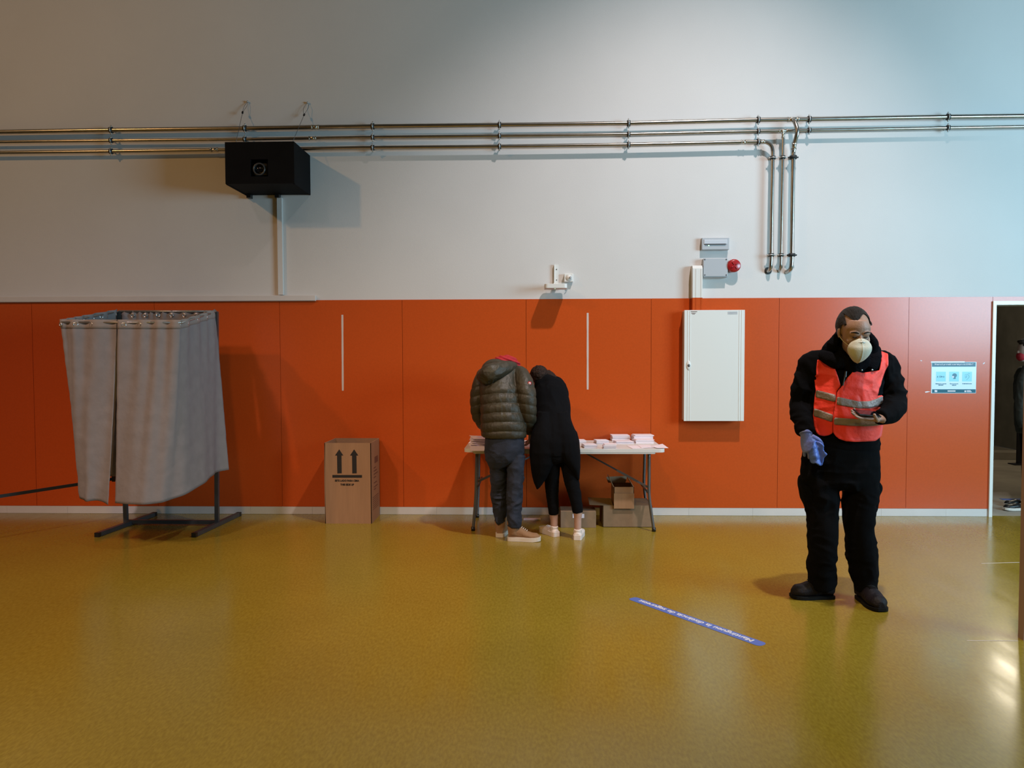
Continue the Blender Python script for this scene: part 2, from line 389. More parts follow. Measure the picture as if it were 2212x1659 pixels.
def inpoly(x, z, poly):
    c = False; n = len(poly); j = n - 1
    for i in range(n):
        xi, zi = poly[i]; xj, zj = poly[j]
        if (zi > z) != (zj > z) and x < (xj - xi) * (z - zi) / (zj - zi + 1e-12) + xi: c = not c
        j = i
    return c
def nearest_on(x, z, poly):
    best = None
    for i in range(len(poly)):
        ax, az = poly[i]; bx, bz = poly[(i + 1) % len(poly)]; dx, dz = bx - ax, bz - az
        t = max(0, min(1, ((x - ax) * dx + (z - az) * dz) / (dx * dx + dz * dz + 1e-12)))
        qx, qz = ax + dx * t, az + dz * t; d = (x - qx) ** 2 + (z - qz) ** 2
        if best is None or d < best[0]: best = (d, qx, qz)
    return best[1], best[2]
def sheet(poly, yfn, cell=0.006, smooth=0, side=-1):
    """cloth cut to outline poly (x,z), its depth given by yfn(x,z); smoothing keeps it outside the body"""
    xs = [p[0] for p in poly]; zs = [p[1] for p in poly]
    nx = int((max(xs) - min(xs)) / cell) + 3; nz = int((max(zs) - min(zs)) / cell) + 3; x0 = min(xs) - cell; z0 = min(zs) - cell
    ins = {}
    for i in range(nx):
        for j in range(nz):
            if inpoly(x0 + i * cell, z0 + j * cell, poly): ins[(i, j)] = 1
    faces = [(i, j) for i in range(nx) for j in range(nz) if sum((a, b) in ins for a, b in ((i, j), (i + 1, j), (i + 1, j + 1), (i, j + 1))) >= 3]
    need = {}
    for i, j in faces:
        for a in ((i, j), (i + 1, j), (i + 1, j + 1), (i, j + 1)): need.setdefault(a, len(need))
    cnt = {}
    for i, j in faces:
        for a in ((i, j), (i + 1, j), (i + 1, j + 1), (i, j + 1)): cnt[a] = cnt.get(a, 0) + 1
    pos = []; hit = []
    keys = list(need)
    for a in keys:
        x, z = x0 + a[0] * cell, z0 + a[1] * cell
        if cnt[a] < 4: x, z = nearest_on(x, z, poly)
        pos.append((x, z)); hit.append(yfn(x, z))
    y = np.array([h if h is not None else np.nan for h in hit])
    if np.isnan(y).any():
        good = [(k, p) for k, p in enumerate(pos) if not np.isnan(y[k])]
        gp = np.array([p for k, p in good]); gy = np.array([y[k] for k, p in good])
        for k, p in enumerate(pos):
            if np.isnan(y[k]): d = ((gp - np.array(p)) ** 2).sum(1); y[k] = gy[d.argmin()]
    nb = [[need[q] for q in ((a[0] + 1, a[1]), (a[0] - 1, a[1]), (a[0], a[1] + 1), (a[0], a[1] - 1)) if q in need] for a in keys]
    base = y.copy()
    for _ in range(smooth):
        y2 = np.array([np.mean(y[q]) for q in nb]); y = np.minimum(y2, base) if side < 0 else np.maximum(y2, base)
    me = bpy.data.meshes.new('sheet')
    me.from_pydata([(p[0], yy, p[1]) for p, yy in zip(pos, y)], [], [[need[(i, j)], need[(i + 1, j)], need[(i + 1, j + 1)], need[(i, j + 1)]] for i, j in faces])
    me.update(); return me

def text_mesh(body, size, bold=0.0, align='CENTER', extrude=0.0004):
    cu = bpy.data.curves.new('t', 'FONT'); cu.body = body; cu.size = size; cu.offset = bold; cu.align_x = align; cu.align_y = 'CENTER'; cu.extrude = extrude
    o = bpy.data.objects.new('t', cu); C.objects.link(o); bpy.context.view_layer.update()
    me = bpy.data.meshes.new_from_object(o.evaluated_get(bpy.context.evaluated_depsgraph_get()))
    bpy.data.objects.remove(o, do_unlink=True); return me
def place_text(name, body, size, org, xd, yd, m, parent, bold=0.0, fitw=None, align='CENTER'):
    me = text_mesh(body, size, bold, align)
    if fitw:
        co = [v.co.x for v in me.vertices]; wd = max(co) - min(co); me.transform(Matrix.Diagonal((fitw / wd, 1, 1, 1)))
    xd = Vector(xd).normalized(); yd = Vector(yd).normalized(); zd = xd.cross(yd)
    mt = Matrix((( xd.x, yd.x, zd.x, org[0]), (xd.y, yd.y, zd.y, org[1]), (xd.z, yd.z, zd.z, org[2]), (0, 0, 0, 1)))
    me.transform(mt)
    return put(name, me, m, parent)
def wallrect(bm, x0, y0, x1, y1, d0, d1, ypl=0.0):
    """box standing on the wall: pixel rectangle taken on the plane y=-d1 (front), from depth d0 to d1"""
    a = PY(x0, y0, ypl - d1); b = PY(x1, y1, ypl - d1)
    box(bm, a.x, b.x, ypl - d1, ypl - d0, b.z, a.z); return a, b

# ================================================================= SETTING
XL, XR, YB, ZC = -9.5, 8.0, -13.0, 8.6
WX0 = PY(2141, 900).x                     # door opening left edge
WX1 = WX0 + 1.02
DTOP = PY(2160, 656).z
PTOP = 0.5 * (PY(300, 650).z + PY(1900, 643).z)
bm = B(); box(bm, XL - .2, WX1 + 3.6, YB - .2, 0.02, -0.1, 0.0); floor = struct('floor', bm, M['floor'], 'olive mustard marbled linoleum floor')
bm = B(); box(bm, XL, WX0, 0, 0.2, 0, ZC); box(bm, WX1, XR, 0, 0.2, 0, ZC); box(bm, WX0, WX1, 0, 0.2, DTOP, ZC)
struct('wall_back', bm, M['plaster'], 'white plastered hall wall above the orange panels')
bm = B(); box(bm, XL, XR, YB, 0.2, ZC, ZC + .1); struct('ceiling', bm, M['ceil'])
bm = B(); box(bm, XL - .2, XL, YB, 0.2, 0, ZC); struct('wall_left', bm, M['hall'])
bm = B(); box(bm, XL, XR, YB - .2, YB, 0, ZC); struct('wall_front', bm, M['hall'])
# right wall with the window opening the daylight comes through
wy0, wy1, wz0, wz1 = -7.2, -3.3, 1.2, 4.0
bm = B(); box(bm, XR, XR + .2, YB, wy0, 0, ZC); box(bm, XR, XR + .2, wy1, 0, 0, ZC); box(bm, XR, XR + .2, wy0, wy1, 0, wz0); box(bm, XR, XR + .2, wy0, wy1, wz1, ZC)
struct('wall_right', bm, M['hall'])
bm = B()
for yy in (wy0, (wy0 + wy1) / 2, wy1): box(bm, XR + .04, XR + .1, yy - .03, yy + .03, wz0, wz1)
for zz in (wz0, wz1): box(bm, XR + .04, XR + .1, wy0, wy1, zz - .03, zz + .03)
struct('window_1', bm, M['whitepl'])

# orange laminate wainscot, one board per panel with fine joints
seams = [74, 337.5, 607, 870.5, 1137, 1406, 1681, 1960]
sx = [PY(s, 880, -0.012).x for s in seams]
sx = [sx[0] - 1.22 * k for k in (5, 4, 3, 2, 1)] + sx
SKB = 0.075
bm = B(); edges = [XL] + sx + [WX0 - 0.015]
for a, b in zip(edges, edges[1:]):
    box(bm, a + .0016, b - .0016, -0.012, -0.002, SKB, PTOP)
box(bm, WX0 - 0.0134, WX1 + .02, -0.012, -0.002, DTOP + .0225, PTOP)
box(bm, WX1 + .02, XR, -0.012, -0.002, SKB, PTOP)
o = struct('trim_1', bm, M['orange'], 'orange laminate wall panels with fine vertical joints')
bm = B(); box(bm, XL, WX0 - 0.015, -0.002, -0.0005, SKB, PTOP - .002); struct('trim_2', bm, M['gap'])
bm = B(); x = XL; k = 0
while x < WX0 - 0.03:
    x2 = min(x + 0.61, WX0 - 0.03); box(bm, x + .0006, x2 - .0006, -0.016 - .0004 * (k % 2), 0, 0.0015, SKB - .002); x = x2; k += 1
box(bm, WX1 + .03, XR, -0.016, 0, 0.0, SKB)
struct('baseboard_back', bm, M['skirt'], 'white skirting under the orange panels')
bm = B()
ja = PY(2143, 657, -0.02); 
box(bm, WX0 - .018, WX0 + .012, -0.03, 0.2, 0.0, DTOP + .022); box(bm, WX1 - .01, WX1 + .02, -0.03, 0.2, 0, DTOP + .022); box(bm, WX0 + .0121, WX1 - .0101, -0.0299, 0.2, DTOP - .012, DTOP + .022)
struct('door_1', bm, M['whitemetal'], 'white metal frame of the open doorway')
# partition edge at the right border
pe = PZ(2199.5, 1384)
bm = B(); px_ = PZ(2200, 1384).x + .028; box(bm, px_, px_ + .16, pe.y, pe.y + .05, 0, 2.15)
struct('door_2', bm, M['door'], 'pinkish edge of a partition at the right border')
# floor joints
for k, (a, b, wd) in enumerate((((2088, 1384), (2199, 1384.5), 0.006), ((2120, 1217), (2202, 1215), 0.005))):
    p, q = PZ(*a), PZ(*b); bm = B(); bar(bm, p + Vector((0, 0, .0006)), q + Vector((0, 0, .0006)), wd, 0.0012); struct('trim_%d' % (k + 3), bm, M['tape'])
# outside the door: concrete passage
cx0, cx1 = WX0 - 2.2, WX1 + 2.4
bm = B(); box(bm, cx0, cx1, 0.02, 9.0, -0.1, -0.004)
fy = PZ(2150, 1046).y
struct('floor_passage', bm, M['concfloor'])
bm = B()
ky = PZ(2160, 985, 0.0).y
hexa(bm, [(cx0, ky + .3, 0), (cx1, ky - .5, 0), (cx1, ky - .2, 0), (cx0, ky + .6, 0), (cx0, ky + .3, .1), (cx1, ky - .5, .1), (cx1, ky - .2, .1), (cx0, ky + .6, .1)])
struct('trim_5', bm, M['concfloor'], 'low concrete kerb in the passage')
bm = B(); box(bm, cx0, cx1, 8.0, 8.2, 0, 4); 
struct('wall_passage', bm, M['concrete'])
bm = B(); 
for zz in (1.5, 2.75): box(bm, cx0, cx1, 7.985, 8.0, zz, zz + .02)
struct('trim_6', bm, M['gap'])
bm = B(); box(bm, cx0 - .1, cx0, 0.2, 8, 0, 4); struct('wall_passage_left', bm, M['concrete'])
bm = B(); box(bm, cx1, cx1 + .1, 0.2, 8, 0, 4); struct('wall_passage_right', bm, M['concrete'])
bm = B(); hexa(bm, [(cx0, .2, 3.4), (cx1, .2, 3.4), (cx1, 6, 3.0), (cx0, 6, 3.0), (cx0, .2, 3.5), (cx1, .2, 3.5), (cx1, 6, 3.1), (cx0, 6, 3.1)])
box(bm, cx0, cx1, 6, 8.2, 3.6, 3.7); box(bm, cx0, cx1, 5.9, 6.0, 3.0, 3.65)
struct('ceiling_passage', bm, M['concrete'])

# ================================================================= PIPES
def pipe_clamp(parent, c, axis, r, dark=False, drop=True):
    bm = B(); ax = Vector(axis).normalized()
    tube(bm, [c - ax * .0145, c + ax * .0145], r + .009, n=16)
    o = put('pipe_clamp', bm, M['clamp'], parent, True)
    bm = B(); tube(bm, [c - ax * (.004 if not dark else .003), c + ax * (.004 if not dark else .003)], r + .0125, n=16)
    s = Vector((0, 0, 1)) if abs(ax.x) > .5 else Vector((1, 0, 0))
    for sg in (1, -1): cyl(bm, c + s * sg * (r + .006), c + s * sg * (r + .024), .007, 8)
    cyl(bm, c + Vector((0, r, 0)), Vector((c.x, 0, c.z)), .006, 8)
    put('clamp_band', bm, M['zinc'] if not dark else M['clamp'], o, True)
def fitting(parent, a, b, r):
    bm = B(); tube(bm, [a, b], r + .002, n=16); d = (b - a).normalized()
    tube(bm, [a - d * .004, a + d * .006], r + .005, n=16); tube(bm, [b - d * .006, b + d * .004], r + .005, n=16)
    put('pipe_coupling', bm, M['weld'], parent, True)
PO = 0.074   # pipe centre distance from the wall
runs = {
 'top': [(0, 285), (240, 281), (529, 277.3), (805, 273), (1079, 270), (1358, 266.5), (1638, 259), (1748, 257.5), (2048, 252.5), (2212, 250.5)],
 'mid': [(0, 306.5), (240, 303.5), (529, 300.7), (805, 296.5), (1079, 293.5), (1358, 290), (1638, 283.5), (1748, 281.3), (2048, 276), (2212, 273.5)],
 'low': [(0, 329.5), (240, 327), (460, 323.5), (690, 320.8), (805, 319), (1079, 316.5), (1358, 312.5), (1600, 307), (1638, 306.2)],
}
def extend(pts, left=600):
    (x0, y0), (x1, y1) = pts[0], pts[2]
    return [(x0 - left, y0 - (y1 - y0) / (x1 - x0) * left)] + pts
P = lambda p, d=PO: PY(p[0], p[1], -d)
R1, R2, R3 = 0.0200, 0.0140, 0.0165
# top
pts = extend(runs['top']); (xa, ya), (xb, yb) = pts[-2], pts[-1]; pts = pts + [(2600, yb + (yb - ya) / (xb - xa) * 388)]
t1 = thing('steel_pipe', 'thickest stainless steel pipe, topmost run on white wall, dropping through an S-bend at right', 'pipe', P((1106, 268)), None)
bm = B(); tube(bm, [P(p) for p in pts], R1, n=16, k=1); put('pipe_run', bm, M['steel'], t1, True)
bm = B(); tube(bm, [P((1712, 258)), P((1716, 262), PO + .035), P((1721, 275), PO + .065), P((1722, 288), PO + .068), P((1718, 303), PO + .045), P((1714.5, 318), PO + .012), P((1714, 330)), P((1713.5, 340)), P((1712, 440)), P((1710.5, 540)), P((1710, 566)), P((1708, 580), PO - .01), P((1702, 586), PO - .05), P((1698, 588), 0.0)], R1 * .98, n=16, k=4)
put('drop_pipe', bm, M['steel'], t1, True)
fitting(t1, P((1702, 258.4)), P((1724, 258)), R1)
fitting(t1, P((1716, 309), PO + .035), P((1714.5, 322), PO + .006), R1)
for x in (240, 529, 805, 1079, 1358, 1638, 1748, 2048):
    yv = np.interp(x, [p[0] for p in pts], [p[1] for p in pts]); pipe_clamp(t1, P((x, yv)), (1, 0, 0), R1)
pipe_clamp(t1, P((1713.5, 340)), (0, 0, 1), R1 + .004, True); pipe_clamp(t1, P((1710.5, 551)), (0, 0, 1), R1 + .002, True)
fitting(t1, P((674, 275.1)), P((688, 274.9)), R1)
# middle
pts = extend(runs['mid']); (xa, ya), (xb, yb) = pts[-2], pts[-1]; pts = pts + [(2600, yb + (yb - ya) / (xb - xa) * 388)]
t2 = thing('steel_pipe', 'thin stainless steel pipe, middle of the three runs, with a straight thin drop at right', 'pipe', P((1106, 293)), None)
bm = B(); tube(bm, [P(p) for p in pts], R2, n=16, k=1); put('pipe_run', bm, M['steel'], t2, True)
bm = B(); tube(bm, [P((1692, 283)), P((1691, 340)), P((1688.5, 480)), P((1687, 562)), P((1686, 577), PO - .01), P((1684, 584), PO - .04), P((1683, 586), 0.0)], R2 * .9, n=16, k=4); put('drop_pipe', bm, M['steel'], t2, True)
fitting(t2, P((1683, 282.8)), P((1701, 282.4)), R2); fitting(t2, P((1692, 286)), P((1691.7, 297)), R2 * .9); fitting(t2, P((668, 298.6)), P((682, 298.4)), R2)
for x in (240, 529, 805, 1079, 1358, 1638, 1748, 2048):
    yv = np.interp(x, [p[0] for p in pts], [p[1] for p in pts]); pipe_clamp(t2, P((x, yv)), (1, 0, 0), R2)
for yv, x in ((340, 1691), (551, 1687.3)): pipe_clamp(t2, P((x, yv)), (0, 0, 1), R2)
# low
pts = extend(runs['low'])
t3 = thing('steel_pipe', 'stainless steel pipe, lowest of the three runs, turning down at an elbow', 'pipe', P((1106, 316)), None)
bm = B(); tube(bm, [P(p) for p in pts] + [P((1648, 306)), P((1658, 308.5)), P((1666, 315)), P((1669, 325)), P((1669.3, 340)), P((1667.5, 440)), P((1666, 540)), P((1665.5, 566)), P((1664, 579), PO - .01), P((1660, 585), PO - .045), P((1658, 586), 0.0)], R3, n=16, k=3); put('pipe_run', bm, M['steel'], t3, True)
fitting(t3, P((1601, 307.2)), P((1612, 306.8)), R3); fitting(t3, P((1644, 306.2)), P((1650, 306.3)), R3); fitting(t3, P((456, 323.7)), P((470, 323.4)), R3)
for x in (240, 805, 1079, 1358, 1638):
    yv = np.interp(x, [p[0] for p in pts], [p[1] for p in pts]); pipe_clamp(t3, P((x, yv)), (1, 0, 0), R3)
for yv, x in ((341, 1669.3), (551, 1665.8)): pipe_clamp(t3, P((x, yv)), (0, 0, 1), R3)
bm = B(); c = PY(1659, 585, 0); cyl(bm, Vector((c.x, -.006, c.z)), Vector((c.x, 0.002, c.z)), .034, 24)
tag(put('wall_hole', bm, M['clamp']), 'dark round wall hole where the lowest pipe enters', 'hole')

# ================================================================= PROJECTOR BOX
yf = -0.50
a = PY(485.5, 307, yf); b = PY(636, 396, yf)
X0, X1, Z0, Z1 = a.x, b.x, b.z, a.z
h0 = PY(541, 344, yf); h1 = PY(579, 381, yf)
tb = thing('projector_cabinet', 'black wooden projector box fixed high on white wall under steel pipes', 'cabinet', ((X0 + X1) / 2, 0, Z0))
bm = B(); T = .016
for (p, q, r_, s_) in ((X0, h0.x, Z0, Z1), (h1.x, X1, Z0, Z1), (h0.x, h1.x, Z0, h1.z), (h0.x, h1.x, h0.z, Z1)): box(bm, p, q, yf, yf + T, r_, s_)
put('front_panel', bm, M['blackbox'], tb)
for nm, xx in (('side_panel', X0), ('side_panel', X1 - T)):
    bm = B(); box(bm, xx, xx + T, yf + T, -0.001, Z0 - .004, Z1); put(nm, bm, M['blackbox'], tb)
bm = B(); box(bm, X0 + T, X1 - T, yf + T, -0.001, Z1 - T, Z1); put('top_panel', bm, M['blackbox'], tb)
bm = B(); box(bm, X0 + T, X1 - T, yf + T, -0.001, Z0, Z0 + T); put('bottom_panel', bm, M['blackbox'], tb)
for px_ in (539, 600):
    bm = B(); q = PY(px_, 420, -.03); box(bm, q.x - .02, q.x + .02, -.06, -.001, Z0 - .035, Z0)
    put('wall_bracket', bm, M['black'], tb)
pc = PY(561, 366, yf + .02)
tp = thing('projector', 'grey black projector with round lens peering out of black box hole', 'projector', (pc.x, yf + .15, Z0 + T))
bm = B(); box(bm, pc.x - .16, pc.x + .14, yf + .06, yf + .32, Z0 + T, Z0 + .20); put('body', bm, M['black'], tp, bevel=.02)
bm = B(); box(bm, pc.x - .065, pc.x + .07, yf + .03, yf + .08, pc.z - .055, pc.z + .062); put('lens_housing', bm, M['dgrey'], tp, bevel=.02)
bm = B(); torus(bm, (pc.x, yf + .005, pc.z), (0, 1, 0), .05, .008); tube(bm, [(pc.x, yf + .005, pc.z), (pc.x, yf + .06, pc.z)], .05, n=32, caps=False)
put('lens_ring', bm, M['dgrey'], tp, True)
bm = B(); ball(bm, (pc.x, yf + .035, pc.z), .046, .02, .046); put('lens', bm, M['glassdk'], tp, True)
# safety cables
for (lab, top, knot, low, wd) in (('left thin steel safety cable running from wall hook to black box', (535, 220), (524, 243), (492, 305), 2.5), ('right thin steel safety cable with wide loop above black box', (664.5, 222), (657, 248), (631, 304), 5)):
    A = PY(*top, -.01); K = PY(*knot, -.06); E0 = PY(low[0], low[1], -.27); E = Vector((min(max(E0.x, X0 + .02), X1 - .02), -.32, Z1 + .001))
    t = thing('safety_cable', lab, 'cable', A)
    bm = B(); tube(bm, [K, E], .0022, n=8); L = (A - K); sd = Vector((1, 0, 0)) * wd / 222
    tube(bm, [K, K + L * .3 - sd * .8, K + L * .65 - sd, A], .0018, n=8); tube(bm, [K, K + L * .3 + sd * .5, K + L * .65 + sd, A], .0018, n=8)
    put('wire', bm, M['tableleg'], t, True)
    bm = B(); bar(bm, K - (K - E).normalized() * .012, K + (K - E).normalized() * .012, .014, .012); put('ferrule', bm, M['black'], t)
    bm = B(); cyl(bm, Vector((A.x, 0, A.z)), Vector((A.x, -.02, A.z)), .005, 10); ball(bm, (A.x, -.018, A.z), .009); put('wall_hook', bm, M['zinc'], t, True)

# ================================================================= WALL THINGS
bm = B(); a, b = wallrect(bm, 597.5, 427, 611.5, 637, 0.0, .035)
tv = tag(put('cable_trunking', bm, M['plaster'], bevel=.002), 'vertical white cable trunking running down from black projector box', 'trunking')
bm = B(); p0 = PY(0, 643, 0); p1 = PY(681, 643, 0)
pa = PY(681, 637.5, -.035); pb = PY(681, 650, -.035)
box(bm, XL, pa.x, -.035, 0, pb.z, pa.z - .003); box(bm, XL, pa.x + .001, -.041, -.035, pb.z + .004, pa.z - .002)
tag(put('cable_trunking', bm, M['skirt'], bevel=.002), 'long horizontal white trunking along orange panel top at left', 'trunking')

# access point
AX0, AX1 = PY(1176, 620, -.22).x, PY(1225, 620, -.22).x
az1 = PY(1200, 613, -.24).z; az0 = az1 - .04
t = thing('wireless_access_point', 'small white wireless access point on bracket above orange panels', 'access point', ((AX0 + AX1) / 2, 0, az0))
bm = B(); prism(bm, [(-.115 + .03 * (1 - math.cos(0)), 0)] * 0 + [((AX0 + AX1) / 2 + sx_ * ((AX1 - AX0) / 2 - .03) + .03 * math.cos(th), -.15 + sy_ * .075 + .03 * math.sin(th)) for sx_, sy_, t0 in ((1, 1, 0), (-1, 1, PI / 2), (-1, -1, PI), (1, -1, 3 * PI / 2)) for th in [t0 + k * PI / 8 for k in range(5)]], lambda u, v, d: Vector((u, v, d)), az0, az1)
put('housing', bm, M['whitepl'], t, bevel=.006)
bm = B(); c = PY(1199.5, 600, -.01); box(bm, c.x - .008, c.x + .03, -.006, 0, az1 - .03, PY(1200, 572, 0).z); box(bm, c.x - .012, c.x - .008, -.03, 0, az1 - .03, PY(1200, 572, 0).z); box(bm, c.x - .02, c.x + .02, -.2, 0, az1, az1 + .012)
put('bracket', bm, M['whitepl'], t)
for zz in (582, 605):
    bm = B(); q = PY(1198.5, zz, -.006); cyl(bm, Vector((c.x + .012, -.006, q.z)), Vector((c.x + .012, -.009, q.z)), .005, 10); put('screw', bm, M['black'], t)
bm = B(); ball(bm, (PY(1199, 625, -.2).x, -.19, az0), .006, .006, .003); put('indicator', bm, M['led'], t, label='green glowing indicator')
# socket box
bm = B(); t = thing('power_socket', 'white surface socket with plug right of access point', 'socket', PY(1228, 612, 0))
wallrect(bm, 1219, 591, 1238, 608.5, 0, .05); put('box', bm, M['whitepl'], t, bevel=.004)
bm = B(); c = PY(1229, 600, -.05); cyl(bm, c, c + Vector((0, -.004, 0)), .03, 24); put('face_ring', bm, M['whitemetal'], t, True)
bm = B(); c = PY(1232, 599.5, -.05); cyl(bm, c, c + Vector((0, -.03, 0)), .012, 16); tube(bm, [c + Vector((0, -.028, 0)), c + Vector((0, -.03, -.02)), c + Vector((-.02, -.02, -.05)), c + Vector((-.012, .0, -.055))], .003, n=8); put('plug', bm, M['greypl'], t, True)
# emergency light
t = thing('emergency_light', 'rectangular pale grey emergency light, highest fixture on the wall, with a tiny green lamp', 'light', PY(1545, 541, 0))
bm = B(); wallrect(bm, 1516.5, 513.5, 1575.5, 539, 0, .055); put('housing', bm, M['greypl'], t, bevel=.004)
bm = B(); wallrect(bm, 1521, 518, 1571, 527, .055, .06); put('diffuser', bm, mat('frosted_plastic', (.55, .58, .62), .3), t, bevel=.002)
bm = B(); wallrect(bm, 1523, 526.5, 1568, 528.5, .06, .063); put('grille', bm, M['tableleg'], t)
bm = B(); c = PY(1531, 530.5, -.056); ball(bm, c, .006); put('indicator', bm, M['led'], t, True)
# junction box
t = thing('junction_box', 'grey square junction box between white duct and red siren', 'box', PY(1545, 600, 0))
bm = B(); wallrect(bm, 1520, 558.5, 1571.5, 599, 0, .07); put('box', bm, M['greypl'], t, bevel=.003)
bm = B(); wallrect(bm, 1519.5, 558, 1572, 597, .07, .076); put('cover', bm, M['greypl'], t, bevel=.003)
for q in ((1522.5, 560.5), (1569, 560.5), (1522.5, 594), (1569, 594)):
    bm = B(); c = PY(*q, -.076); cyl(bm, c, c + Vector((0, -.003, 0)), .006, 10); put('screw', bm, M['tableleg'], t)
# siren
t = thing('alarm_siren', 'round red alarm siren beside grey junction box', 'siren', PY(1584, 589, 0))
c = PY(1586.5, 573.5, -.09)
bm = B(); tube(bm, [(c.x - .004, 0, c.z), (c.x - .004, -.04, c.z)], .056, n=32); put('base', bm, M['red'], t, True)
bm = B(); tube(bm, [(c.x - .01, -.04, c.z), (c.x, -.075, c.z), (c.x, -.085, c.z), (c.x, -.093, c.z)], [.060, .062, .058, .045], n=32, k=2)
for k in range(4): th = k * PI / 2 + .6; bar(bm, Vector((c.x + .012 * math.cos(th), -.094, c.z + .012 * math.sin(th))), Vector((c.x + .04 * math.cos(th), -.094, c.z + .04 * math.sin(th))), .010, .006)
put('dome', bm, M['red'], t, True)
# duct above cabinet
t = thing('cable_duct', 'short white cable duct rising from white cabinet to grey box', 'duct', PY(1506, 668, 0))
CY = -.13
dz = PY(1500, 646, -.09).z
bm = B(); a = PY(1496.5, 573, -.09); b = PY(1517.5, 646, -.09); box(bm, a.x, b.x, -.09, 0, PTOP, a.z - .03)
hexa(bm, [(a.x, -.09, a.z - .03), (b.x, -.09, a.z - .03), (b.x, 0, a.z - .03), (a.x, 0, a.z - .03), (a.x, -.065, a.z), (b.x, -.065, a.z), (b.x, 0, a.z), (a.x, 0, a.z)])
for fx in (.28, .34, .80, .86):
    xx = a.x + (b.x - a.x) * fx; box(bm, xx, xx + .003, -.092, -.09, PTOP, a.z - .035)
put('upper_duct', bm, M['whitepl'], t)
cabtop = PY(1540, 670, CY).z
bm = B(); box(bm, a.x, b.x, -.09, -.012, cabtop, PTOP)
for fx in (.28, .34, .80, .86):
    xx = a.x + (b.x - a.x) * fx; box(bm, xx, xx + .003, -.092, -.09, cabtop, PTOP)
put('lower_duct', bm, M['orange'], t, label='orange painted lower part')
# electrical cabinet
a = PY(1478.5, 670, CY); b = PY(1607, 909.5, CY)
t = thing('electrical_cabinet', 'tall white metal electrical cabinet mounted on orange wall panels', 'cabinet', ((a.x + b.x) / 2, 0, b.z))
bm = B(); box(bm, a.x + .004, b.x - .004, CY + .022, -.0125, b.z + .004, a.z - .004); put('body', bm, M['cabside'], t, bevel=.004)
bm = B(); box(bm, a.x, b.x, CY, CY + .02, b.z, a.z)
for xx in (a.x + .03, a.x + .05, b.x - .033, b.x - .053): box(bm, xx, xx + .008, CY - .003, CY, b.z + .003, a.z - .003)
dr = put('door', bm, M['whitemetal'], t, bevel=.004)
bm = B(); c = PY(1487.5, 789.5, CY); ball(bm, c, .022, .012, .046); put('lock_plate', bm, M['whitepl'], dr, True)
bm = B(); ball(bm, c + Vector((0, -.009, 0)), .013, .007, .015); put('lock', bm, M['tableleg'], dr, True)
bm = B(); wallrect(bm, 1491.5, 672.5, 1506, 673.8, -CY - .0, -CY + .001); wallrect(bm, 1493, 676, 1503, 677, -CY, -CY + .001); wallrect(bm, 1495, 678, 1501, 679, -CY, -CY + .001); put('sticker', bm, M['inkbr'], dr)
bm = B(); wallrect(bm, 1572, 673, 1593, 679, -CY, -CY + .0012); put('sticker', bm, mat('silver_sticker', (.5, .5, .5), .3), dr)
bm = B(); wallrect(bm, 1576, 674.3, 1591, 675.2, -CY + .0012, -CY + .002); wallrect(bm, 1574, 677, 1583, 677.6, -CY + .0012, -CY + .002); put('sticker_print', bm, M['greypl'], dr)
# tapes
for (x, y0, y1, lb) in ((739.5, 680, 844, 'vertical strip of pale tape on orange wall above cardboard box'), (1269.5, 676, 841.5, 'vertical strip of pale tape on orange wall above paper table')):
    bm = B(); p0, p1 = PY(x, y0, -.013), PY(x + (1 if x < 1000 else 0), y1, -.013)
    xx = np.linspace(0, 1, 9)
    ring = []
    for f in xx:
        q = p0.lerp(p1, float(f)); ww = .0092 + .0007 * math.sin(f * 17)
        ring.append([bm.verts.new((q.x + s * ww, yy, q.z)) for s, yy in ((-1, -.0122), (1, -.0122), (1, -.0134), (-1, -.0134))])
    skin(bm, ring)
    tag(put('tape_strip', bm, M['tape']), lb, 'tape', 'pale tape strips on the wall')
# poster
t = thing('notice_poster', 'small white and teal health notice taped on orange wall beside doorway', 'poster', PY(2060, 849, -.013))
yq = .0122
bm = B(); wallrect(bm, 2012.5, 782, 2108, 849.5, yq, yq + .0008); put('sheet', bm, M['pwhite'], t)
bm = B(); wallrect(bm, 2013.5, 783, 2107.5, 792, yq + .0008, yq + .0014); put('header', bm, M['pteal'], t)
bm = B(); wallrect(bm, 2013.5, 841, 2107.5, 848.6, yq + .0008, yq + .0014); put('footer', bm, M['pteal'], t)
yt = -(yq + .002)
mpx = 1 / scl(0, 2060)
def ptext(s, px, py, hpx, wpx, m):
    place_text('lettering', s, hpx * 1.35 * mpx, PY(px, py, yt), (1, 0, 0), (0, 0, 1), m, t, fitw=wpx * mpx, bold=.0006)
ptext('Mesures de prevenció i seguretat per a la COVID-19', 2061, 787, 3.2, 82, M['tapetext'])
for cx_ in (2032.5, 2061, 2089):
    bm = B(); wallrect(bm, cx_ - 10.3, 803, cx_ + 10.3, 824, yq + .0008, yq + .0013); put('pictogram_square', bm, M['pcyan'], t)
ptext('1,5m', 2032.5, 813.5, 3.4, 7, M['pdark'])
for cx_ in (2025.5, 2038.8):
    bm = B(); c = PY(cx_, 813.5, yt); s_ = 1.1 * mpx * 2
    prism(bm, [(c.x - s_ * .5, c.z - s_ * .8), (c.x + s_ * .5, c.z - s_ * .8), (c.x + s_ * .35, c.z + s_ * .2), (c.x, c.z + s_ * .8), (c.x - s_ * .35, c.z + s_ * .2)], lambda u, v, d: Vector((u, d, v)), yt, yt + .0004)
    put('distance_icon', bm, M['pdark'], t)
bm = B(); c = PY(2062, 811, yt)
